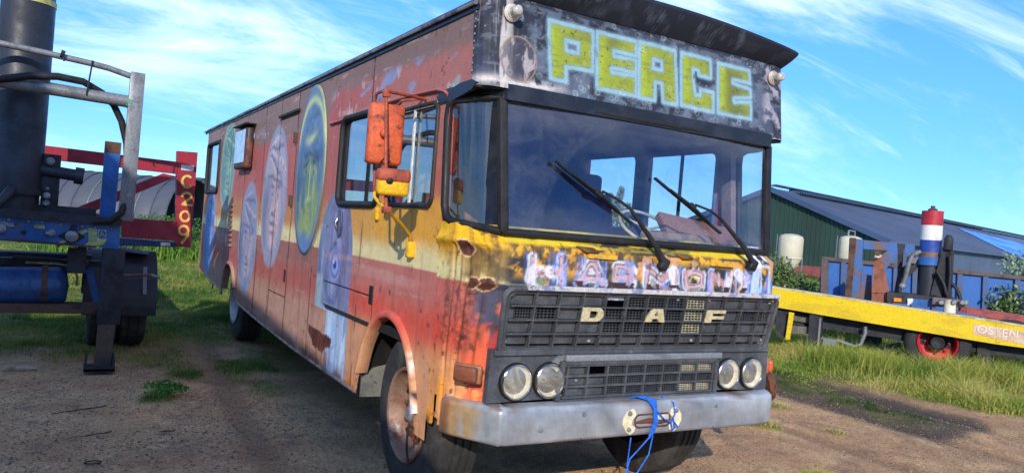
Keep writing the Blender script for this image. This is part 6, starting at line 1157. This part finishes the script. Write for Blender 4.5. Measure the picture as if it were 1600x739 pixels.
dprism('ram_gusset', [(1396, 462), (1404, 420), (1414, 416), (1408, 464)], -.9, .1, TDK, yt); MB().prism([Dp(1402, 424, -.9), Dp(1438, 398, -.9), Dp(1446, 408, -.9), Dp(1412, 440, -.9)], VN*-.3).build('ram_arm', TDK, yt); MB().prism([Dp(1418, 396, -.85), Dp(1436, 402, -.85), Dp(1430, 412, -.85), Dp(1416, 410, -.85)], VN*-.1).build('arm_plate', worn('arm_grey', (104, 104, 110), (80, 80, 88)), yt)
MB().tube([Dp(1438, 393, -.75), Dp(1426, 398, -.7), Dp(1420, 412, -.68), Dp(1416, 430, -.68), Dp(1411, 446, -.68)], .035, 8).build('feed_hose', worn('hose_grey', (110, 110, 112), (84, 84, 88)), yt, 60); MB().lathe([(.03, -.06), (.05, -.04), (.06, .0), (.04, .03), (0, .03)], Dp(1410, 448, -.68), (-.2, 0, -1), 12).build('hose_nozzle', ALU, yt, 40)
MB().beam(Dp(1462, 462, -.8), Dp(1481, 388, -.8), .16, .1, VN).beam(Dp(1480, 470, -.8), Dp(1484, 392, -.8), .12, .1, VN).build('stay_frame', TDK, yt); MB().beam(Dp(1466, 420, -.82), Dp(1476, 470, -.82), .14, .05, VN).build('brown_stay', BRN, yt); MB().lathe([(0, 0), (.07, .02), (.07, .2), (.03, .26), (0, .26)], Dp(1481, 392, -.75), (0, 0, 1), 12).build('stay_head', TDK, yt, 40)
MB().tube([Dp(1486, 442, -.75), Dp(1494, 450, -.72), Dp(1499, 462, -.7), Dp(1502, 474, -.7)], .03, 7).tube([Dp(1464, 424, -.7), Dp(1474, 442, -.66), Dp(1480, 462, -.68)], .03, 7).tube([Dp(1484, 400, -.7), Dp(1485, 430, -.68), Dp(1481, 466, -.68)], .03, 7).build('hydraulic_hose', BLACK, yt, 60)
MB().box(Dp(1483, 472, -.6), (.5, .3, .12), Matrix.Rotation(math.atan2(T[1], T[0]), 3, 'Z'), .02).build('valve_block', worn('valve_grey', (96, 90, 90), (120, 70, 70)), yt); MB().lathe([(0, 0), (.085, 0), (.09, .02), (.085, .2), (.06, .24), (0, .24)], Dp(1483, 492, -.45), (0, 0, 1), 16).build('white_canister', worn('canister_white', (206, 200, 180), (180, 170, 150)), yt, 40)
for u in (1470, 1490, 1503, 1508): MB().lathe([(.03, 0), (.045, .05), (.03, .1), (0, .1)], Dp(u, 472, -.42), VN, 10).build('coupling', ALU, yt, 40)
MB().beam(Bp(1498, 482, -.9), Bp(1700, 512, -.9), .08, .10).beam(Bp(1510, 486, -.5), Bp(1700, 520, -.5), .06, .08).build('deck_rail', worn('deck_red', (150, 70, 66), (120, 60, 56), (170, 150, 140), rough=.6), yt)

# ================================================================== BEHIND
# blue open container
CO = atp(1405, 470, O+NN*-4.0, NN); Cn = NN
def Cp(u, v, off=0): return Vector(atp(u, v, CO+NN*off, NN))
CB = worn('container_blue', (50, 100, 168), (44, 86, 148), (110, 96, 84), rough=.6, scale=2, amt3=(.64, .74), scale3=4); CBT = worn('container_rim', (96, 82, 78), (70, 64, 64), (120, 84, 66), rough=.8)
ct = empty('blue_container', tuple(Cp(1450, 520)), 'long blue open container with rusty top rim behind the yellow trailer', 'container')
MB().prism([Cp(1288, 405), Cp(1700, 446), Cp(1700, 560), Cp(1284, 510)], VN*-.06).build('side_wall', CB, ct); MB().prism([Cp(1284, 400.5, .06), Cp(1700, 441, .06), Cp(1700, 447, .06), Cp(1284, 406.5, .06)], VN*-.2).build('top_rim', CBT, ct); MB().prism([Cp(1284, 401, .09), Cp(1295, 402, .09), Cp(1291, 510, .09), Cp(1280, 510, .09)], VN*-.14).build('corner_post', CBT, ct)
p0 = Cp(1284, 404); p1 = p0-VN*2.3; MB().prism([p0, p1, p1+Vector((0, 0, -1.6)), p0+Vector((0, 0, -1.6))], VT*.06).build('end_wall', CB, ct); q0, q1 = Cp(1700, 446)-VN*2.3, p1; MB().prism([q1, q0, q0+Vector((0, 0, -2.)), q1+Vector((0, 0, -1.6))], VN*-.06).build('far_wall', CB, ct)
for u in (1318, 1345, 1372, 1400, 1430, 1462, 1500, 1540, 1590, 1640): 
    vt = 405+(u-1288)*.0995+2; MB().beam(Cp(u, vt, .02), Cp(u-4, 540, .02), .09, .09, VN).build('rib', worn('rib_blue', (70, 92, 130), (96, 86, 84), rough=.7) if u == 1318 else bpy.data.materials['rib_blue'], ct)
# barn
GRN = worn('barn_green', (46, 70, 60), (42, 62, 54), rough=.6, scale=.4, var=.08); RFB = worn('roof_sheet', (88, 100, 124), (80, 92, 114), rough=.5, scale=.2, var=.06, bstr=0); RDG = worn('ridge_sheet', (66, 84, 116), (60, 76, 104), rough=.5, bstr=0, scale=.3); LITE = worn('roof_light', (170, 186, 206), (150, 170, 196), rough=.4, bstr=0, scale=.3)
D0 = 54.; P0 = Vector(atd(1207, 297, D0)); ze = atd(1385, 376, D0)[2]
E0 = Vector(atd(1385, 376, D0*.985)); ridge_d = None
# ridge runs away to the right: find the far ridge end at the ridge's own height on the sight line through (1640, 381)
RE = Vector(atz(1640, 381, P0.z)); rd = (RE-P0); rd.z = 0; Lr = rd.length; rd.normalize(); gd = Vector((rd.y, -rd.x, 0)) if Vector((rd.y, -rd.x, 0)).dot(Vector(CAMX)) > 0 else Vector((-rd.y, rd.x, 0))
half_w = 9.0; slope_ = None
tgt = Vector(atp(1385, 376, tuple(P0), tuple(rd))); gdv = (tgt-P0); drop = -gdv.z; gh_ = Vector((gdv.x, gdv.y, 0)); half_w = gh_.length; gd = gh_.normalized(); ez_ = P0.z-drop
bn = empty('barn', (P0.x, P0.y, 0), 'dark green ribbed farm shed with a grey-blue sheet roof and brick plinth', 'barn')
def bpt(a, g_, z): return Vector((P0.x, P0.y, 0))+rd*a+gd*g_+Vector((0, 0, z))
c = MB(); c.prism([bpt(0, -half_w, .9), bpt(0, half_w, .9), bpt(0, half_w, ez_), bpt(0, 0, P0.z), bpt(0, -half_w, ez_)], rd*.2).build('gable_wall', GRN, bn)
nr_ = int(half_w*2/.33)
for part_ in range(1):
    c = MB()
    for k in range(nr_):
        g_ = -half_w+(k+.5)*2*half_w/nr_; zt = P0.z-drop*abs(g_)/half_w; a = bpt(-.0, g_-.06, .92); c.prism([bpt(0, g_-.07, .95), bpt(0, g_+.07, .95), bpt(0, g_+.07, zt-.08), bpt(0, g_-.07, zt-.08)], rd*-.05)
    c.build('wall_ribs', GRN, bn, kind='stuff')
MB().prism([bpt(-.03, -half_w, -.2), bpt(-.03, half_w, -.2), bpt(-.03, half_w, .95), bpt(-.03, -half_w, .95)], rd*.25).build('brick_plinth', worn('plinth_brick', (142, 78, 74), (126, 68, 66), (170, 130, 120), rough=.9, scale=3), bn)
for g_ in (-2.2, 1.2, 4.6): MB().prism([bpt(-.05, g_-.12, -.2), bpt(-.05, g_+.12, -.2), bpt(-.05, g_+.12, .97), bpt(-.05, g_-.12, .97)], rd*-.04).build('plinth_pier', worn('pier_grey', (150, 146, 140)) if g_ < -2 else bpy.data.materials['pier_grey'], bn)
for s in (-1, 1):
    ov = 1.04; a0, a1 = -.35, Lr
    c = MB(); c.prism([bpt(a0, 0, P0.z+.12), bpt(a1, 0, P0.z+.12), bpt(a1, s*half_w*ov, P0.z+.12-drop*ov), bpt(a0, s*half_w*ov, P0.z+.12-drop*ov)], (0, 0, -.10)); c.build('roof_slope', RFB, bn)
    c = MB()
    for k in range(120):
        aa = a0+.4+k*(Lr*.6/120); c.prism([bpt(aa, 0, P0.z+.125), bpt(aa+.05, 0, P0.z+.125), bpt(aa+.05, s*half_w*ov, P0.z+.125-drop*ov), bpt(aa, s*half_w*ov, P0.z+.125-drop*ov)], (0, 0, .03))
    c.build('roof_ribs', RFB, bn, kind='stuff')
    MB().beam(bpt(a0-.05, 0, P0.z+.05), bpt(a0-.05, s*half_w*ov, P0.z+.05-drop*ov), .12, .35).build('verge_trim', RDG, bn)
MB().prism([bpt(.2, half_w*.985, -.2), bpt(Lr, half_w*.985, -.2), bpt(Lr, half_w*.985, ez_-.05), bpt(.2, half_w*.985, ez_-.05)], gd*-.1).build('side_wall', RFB, bn)
MB().prism([bpt(3.0, -.3, P0.z+.2), bpt(Lr, -.3, P0.z+.2), bpt(Lr, .9, P0.z+.2-drop*.9/half_w+.22), bpt(3.0, .9, P0.z+.2-drop*.9/half_w+.22)], (0, 0, .1)).build('ridge_cap', RDG, bn); MB().prism([bpt(0, -.35, P0.z+.32), bpt(Lr, -.35, P0.z+.32), bpt(Lr, .25, P0.z+.40), bpt(0, .25, P0.z+.40)], (0, 0, .05)).build('ridge_light', LITE, bn)
def roofpt(u, v):
    n_ = (rd.cross(gd*half_w-Vector((0, 0, drop)))).normalized(); return Vector(atp(u, v, tuple(bpt(0, 0, P0.z+.18)), tuple(n_)))
q = [roofpt(1495, 356), roofpt(1640, 392), roofpt(1640, 420), roofpt(1590, 402)]; MB().prism(q, (0, 0, .04)).build('solar_panels', worn('solar_blue', (60, 118, 206), (52, 104, 190), rough=.25, bstr=0, scale=.5), bn)
# silos in front of the barn
SIL = worn('silo_polyester', (206, 196, 172), (190, 180, 156), (160, 146, 120), rough=.5, scale=1.2, amt3=(.62, .78))
def silo(u, vt, vm, vb, wpx, D, label, cone=True):
    dpp = D/FPX; c0 = Vector(atd(u, vm, D)); r_ = wpx/2*dpp; zt = atd(u, vt, D)[2]; zb = atd(u, vb, D)[2]; zm = c0.z
    e = empty('feed_silo', (c0.x, c0.y, 0), label, 'silo', 'farm silos by the green shed'); prof = [(0, zt), (r_*.5, zt-.04*r_), (r_*.9, zt-.2*r_), (r_, zt-.4*r_), (r_, zm)]
    prof += [(r_*.25, zb), (0, zb)] if cone else [(r_, zb), (0, zb)]
    MB().lathe(prof, (c0.x, c0.y, 0), (0, 0, 1), 36).build('tank', SIL, e, 40); MB().lathe([(r_*1.01, zm-.04), (r_*1.03, zm), (r_*1.01, zm+.04)], (c0.x, c0.y, 0), (0, 0, 1), 36).build('band', SIL, e)
    for k in range(4):
        t = PI/4+k*PI/2; MB().tube([(c0.x+r_*.98*math.cos(t), c0.y+r_*.98*math.sin(t), zm), (c0.x+r_*1.0*math.cos(t), c0.y+r_*1.0*math.sin(t), -.1)], .05, 6).build('leg', GALV, e)
    MB().tube([(c0.x+r_*math.cos(PI/4), c0.y+r_*math.sin(PI/4), .4), (c0.x+r_*math.cos(PI*.75), c0.y+r_*math.sin(PI*.75), 1.2)], .03, 5).tube([(c0.x+r_*math.cos(-PI/4), c0.y+r_*math.sin(-PI/4), .4), (c0.x+r_*math.cos(PI/4), c0.y+r_*math.sin(PI/4), 1.2)], .03, 5).build('leg_brace', GALV, e)
    t = math.atan2(CP[1]-c0.y, CP[0]-c0.x)-1.0
    for d_ in (-.18, .18): MB().tube([(c0.x+(r_+.12)*math.cos(t)-d_*math.sin(t), c0.y+(r_+.12)*math.sin(t)+d_*math.cos(t), .2), (c0.x+(r_+.12)*math.cos(t)-d_*math.sin(t), c0.y+(r_+.12)*math.sin(t)+d_*math.cos(t), zt-.1*r_)], .03, 5).build('ladder_rail', GALV, e)
    return e, c0, r_, zt
silo(1234, 365, 403, 425, 37, 46, 'cream cone-bottomed feed silo nearest the bus, by the shed wall'); e, c0, r_, zt = silo(1326, 368, 420, 440, 34, 44, 'cream round tank with a hoop handle on top behind the blue container', True)
MB().tube([(c0.x-.3, c0.y, zt-.1), (c0.x-.28, c0.y, zt+.28), (c0.x+.28, c0.y, zt+.28), (c0.x+.3, c0.y, zt-.1)], .06, 6).build('hoop', ALU, e, 60)
# bushes by trailer and container
bpal = [(58, 84, 44), (90, 116, 62), (124, 146, 84), (166, 178, 122)]
def at_ground(u, D): p_ = atd(u, 480, D); return (p_[0], p_[1], 0)
bush('bush', at_ground(1224, 17.5), 1.75, 1.0, 2600, .05, bpal, 'leafy green shrub beside the bus in front of the cream silo', 'bush', seed=5, clumps=10)
bush('bush', at_ground(1262, 18.), 1.2, 1.0, 1500, .05, bpal, 'low light-green shrub in front of the brick plinth', 'bush', seed=8, clumps=8); bush('bush', at_ground(1300, 17.0), 1.15, 1.5, 1900, .045, bpal, 'sparse shrub before the left end of the blue container', 'bush', seed=9, clumps=8)
bush('bush', at_ground(1590, 14.5), 1.5, 1.25, 4000, .05, bpal, 'tall shrub growing against the right part of the blue container', 'bush', seed=12, clumps=10); bush('bush', at_ground(1608, 24), 2.4, 2.0, 3000, .08, [(110, 134, 110), (140, 160, 136), (170, 186, 160)], 'pale grey-green bush rising above the container rim', 'bush', seed=14, clumps=9)
# grey film tunnels behind the left trailer
TUN = worn('tunnel_film', (78, 81, 90), (70, 73, 82), (92, 95, 103), rough=.6, scale=.8, stretch=(.3, 2, 1), amt3=(.6, .8), bstr=.1); TUD = worn('tunnel_dark', (76, 80, 90), (66, 70, 82), rough=.7)
def tunnel(label, u0, u1, v0, D, m, rad, nseg, dark=False):
    a, b_ = Vector(atd(u0, v0, D)), Vector(atd(u1, v0, D)); a.z = b_.z = 0; zt = atd((u0+u1)/2, v0, D+rad)[2]*.96; e = empty('film_tunnel', tuple((a+b_)/2), label, 'tunnel', 'grey tunnels in the field'); d = (b_-a); L_ = d.length; d.normalize(); back = Vector((-d.y, d.x, 0)); back = back if back.y > 0 else -back
    for k in range(nseg):
        s0, s1 = L_*k/nseg, L_*(k+1)/nseg; VV = []; FF = []
        for q in range(5):
            t_ = q/4; s_ = s0+(s1-s0)*t_; bl = 1+.012*math.sin(PI*t_)
            for w__ in range(15): an = PI*w__/14; p_ = a+d*s_+back*(rad-rad*math.cos(an)*bl)+Vector((0, 0, zt*math.sin(an)**.75*bl)); VV.append(tuple(p_))
        for q in range(4):
            for w__ in range(14): FF.append((q*15+w__, q*15+w__+1, (q+1)*15+w__+1, (q+1)*15+w__))
        link('film_sheet', npmesh('film_sheet', VV, FF, m, True), e)
        MB().tube([tuple(a+d*s1+back*(rad-rad*math.cos(PI*w__/14)*1.005)+Vector((0, 0, zt*math.sin(PI*w__/14)**.75*1.01))) for w__ in range(15)], .03, 5).build('hoop', TUD if k % 3 else ALU, e)
tunnel('long pale grey film tunnel behind the red frame', -40, 262, 262, 34, TUN, 3.0, 12); tunnel('darker grey tunnel end between the C209 post and the bus', 228, 420, 276, 44, TUD, 3.2, 6)
# hedge and field bank behind, tree row seen through the bus
bush('hedge', (-.9, 21.5, 0), 1.35, 4.6, 16000, .04, [(44, 76, 30), (72, 110, 42), (104, 142, 58)], 'low green hedge in front of the grey tunnels beside the bus tail', 'hedge', seed=21, clumps=16)
def tree(u, D, h, wd, seed, label):
    b_ = atd(u, 400, D); b_ = np.array([b_[0], b_[1], 0]); e = empty('tree', tuple(b_), label, 'tree', 'slim trees beyond the yard'); rg = np.random.default_rng(seed); c = MB().tube([b_, b_+np.array([0, 0, h*.5]), b_+np.array([.2, 0, h*.95])], [h*.018, h*.011, h*.003], 6); L = []
    for q in range(12):
        z = h*(.22+.76*q/12); r_ = wd*(.35+.65*math.sin(PI*min(1, .18+.8*q/12)))*.5; a = rg.uniform(0, 2*PI); cc = b_+np.array([r_*.5*math.cos(a), r_*.5*math.sin(a), z]); L.append(leafcloud(cc, (r_*.8, r_*.8, h*.075), 170, .2, [(128, 146, 132), (146, 164, 146), (170, 184, 164)], seed+q)); c.tube([b_+np.array([0, 0, z-h*.08]), cc], [.06, .02], 4)
    c.build('trunk', BARK, e); V_, F_, c_ = merge(L); link('crown', npmesh('crown', V_, F_, LEAF, False, c_), e)
for k, u in enumerate((946, 960, 973, 988)): tree(u, 95+3*(k % 3), 7.6+1.3*math.sin(k*1.9), 1.9, 40+k, ['first', 'second', 'third', 'last'][k]+' from the left of the slim trees seen through the bus windows')
# ================================================================== SMALL THINGS ON THE GROUND
def gp(u, v): p_ = atz(u, v); return Vector((p_[0], p_[1], float(gz_(p_[0], p_[1])[0])))
p = gp(28, 579); MB().tube([p+Vector((-.13, 0, .02)), p+Vector((-.04, .02, .035)), p+Vector((.06, .01, .04)), p+Vector((.15, .03, .025))], [.012, .022, .026, .016], 7).build('driftwood', worn('pale_wood', (176, 156, 136), (140, 116, 100), rough=.9), None, 60, label='pale broken stick lying on the soil under the blue trailer', cat='stick')
p = gp(145, 722); MB().tube([p+Vector((.05*math.cos(t), .03*math.sin(t), .01)) for t in np.linspace(0, 2*PI, 15)], .004, 6, False).build('rubber_ring', BLACK, None, 60, label='small black rubber ring on the gravel at bottom left', cat='ring')
for u, v, l_, a in ((125, 640, .20, 15), (260, 672, .07, -20), (150, 680, .1, 5)): p = gp(u, v); d = Vector((math.cos(R(a)), math.sin(R(a)), 0))*l_; MB().tube([p-d, p+Vector((0, .01, .012)), p+d*.6+Vector((0, .02, .01)), p+d+Vector((0, .05, .012))], .005, 5).build('twig', BARK, None, label={125: 'long dark twig on the gravel below the landing leg', 260: 'short dark twig on gravel right of the green weed', 150: 'thin straight twig on open gravel at the left'}[u], cat='twig', group='twigs on the gravel')
# far hedgerow closing the horizon
x = np.linspace(-260, 420, 900); L = []
for k in range(240):
    t = k/240; a = -2.2+3.4*t; cx_, cy__ = 240*math.sin(a*.5+.45), 240*math.cos(a*.5+.45); L.append(leafcloud((cx_, cy__, 1.6), (4.5, 3, 2.2+.9*math.sin(k*1.7)), 90, .8, [(52, 74, 48), (70, 94, 58), (92, 112, 74)], k % 13))
V_, F_, c_ = merge(L); link('far_hedgerow', npmesh('far_hedgerow', V_, F_, LEAF, False, c_), kind='stuff')

# shed added out of view, its gable shaped to shade the left of the yard
sx2 = Vector((.849, -.528, 0)); ss2 = Vector((.528, .849, 0)); sb0 = sx2*-5.5+ss2*-7.0
sd = empty('added_shade_shed', (sb0.x, sb0.y, 0), 'plain grey gabled shed, unseen, added to shade the left of the yard', 'shed')
SHD = worn('added_shed_sheet', (120, 118, 112), (104, 102, 98), rough=.7, scale=1.5); hw2 = 4.2
for d0, nm in ((0, 'gable_wall'), (-8, 'added_rear_gable')): MB().prism([sb0+ss2*d0+sx2*a+Vector((0, 0, z)) for a, z in ((-hw2, -.2), (hw2, -.2), (hw2, 3.3), (0, 6.9), (-hw2, 3.3))], ss2*-.12).build(nm, SHD, sd)
for s in (-1, 1):
    MB().prism([sb0+ss2*a+sx2*(s*hw2*k)+Vector((0, 0, 7.0-3.6*k)) for a, k in ((.15, 0), (-8.2, 0), (-8.2, 1.05), (.15, 1.05))], (0, 0, .08)).build('roof_slope', RFB, sd); MB().prism([sb0+ss2*a+sx2*(s*(hw2-.06))+Vector((0, 0, z)) for a, z in ((-.13, -.2), (-7.99, -.2), (-7.99, 3.25), (-.13, 3.25))], sx2*(s*-.06)).build('side_wall', SHD, sd)
MB().prism([sb0+ss2*.01+sx2*a+Vector((0, 0, z)) for a, z in ((-1.6, 0), (1.6, 0), (1.6, 3), (-1.6, 3))], ss2*.05).build('added_sliding_door', TDK, sd)
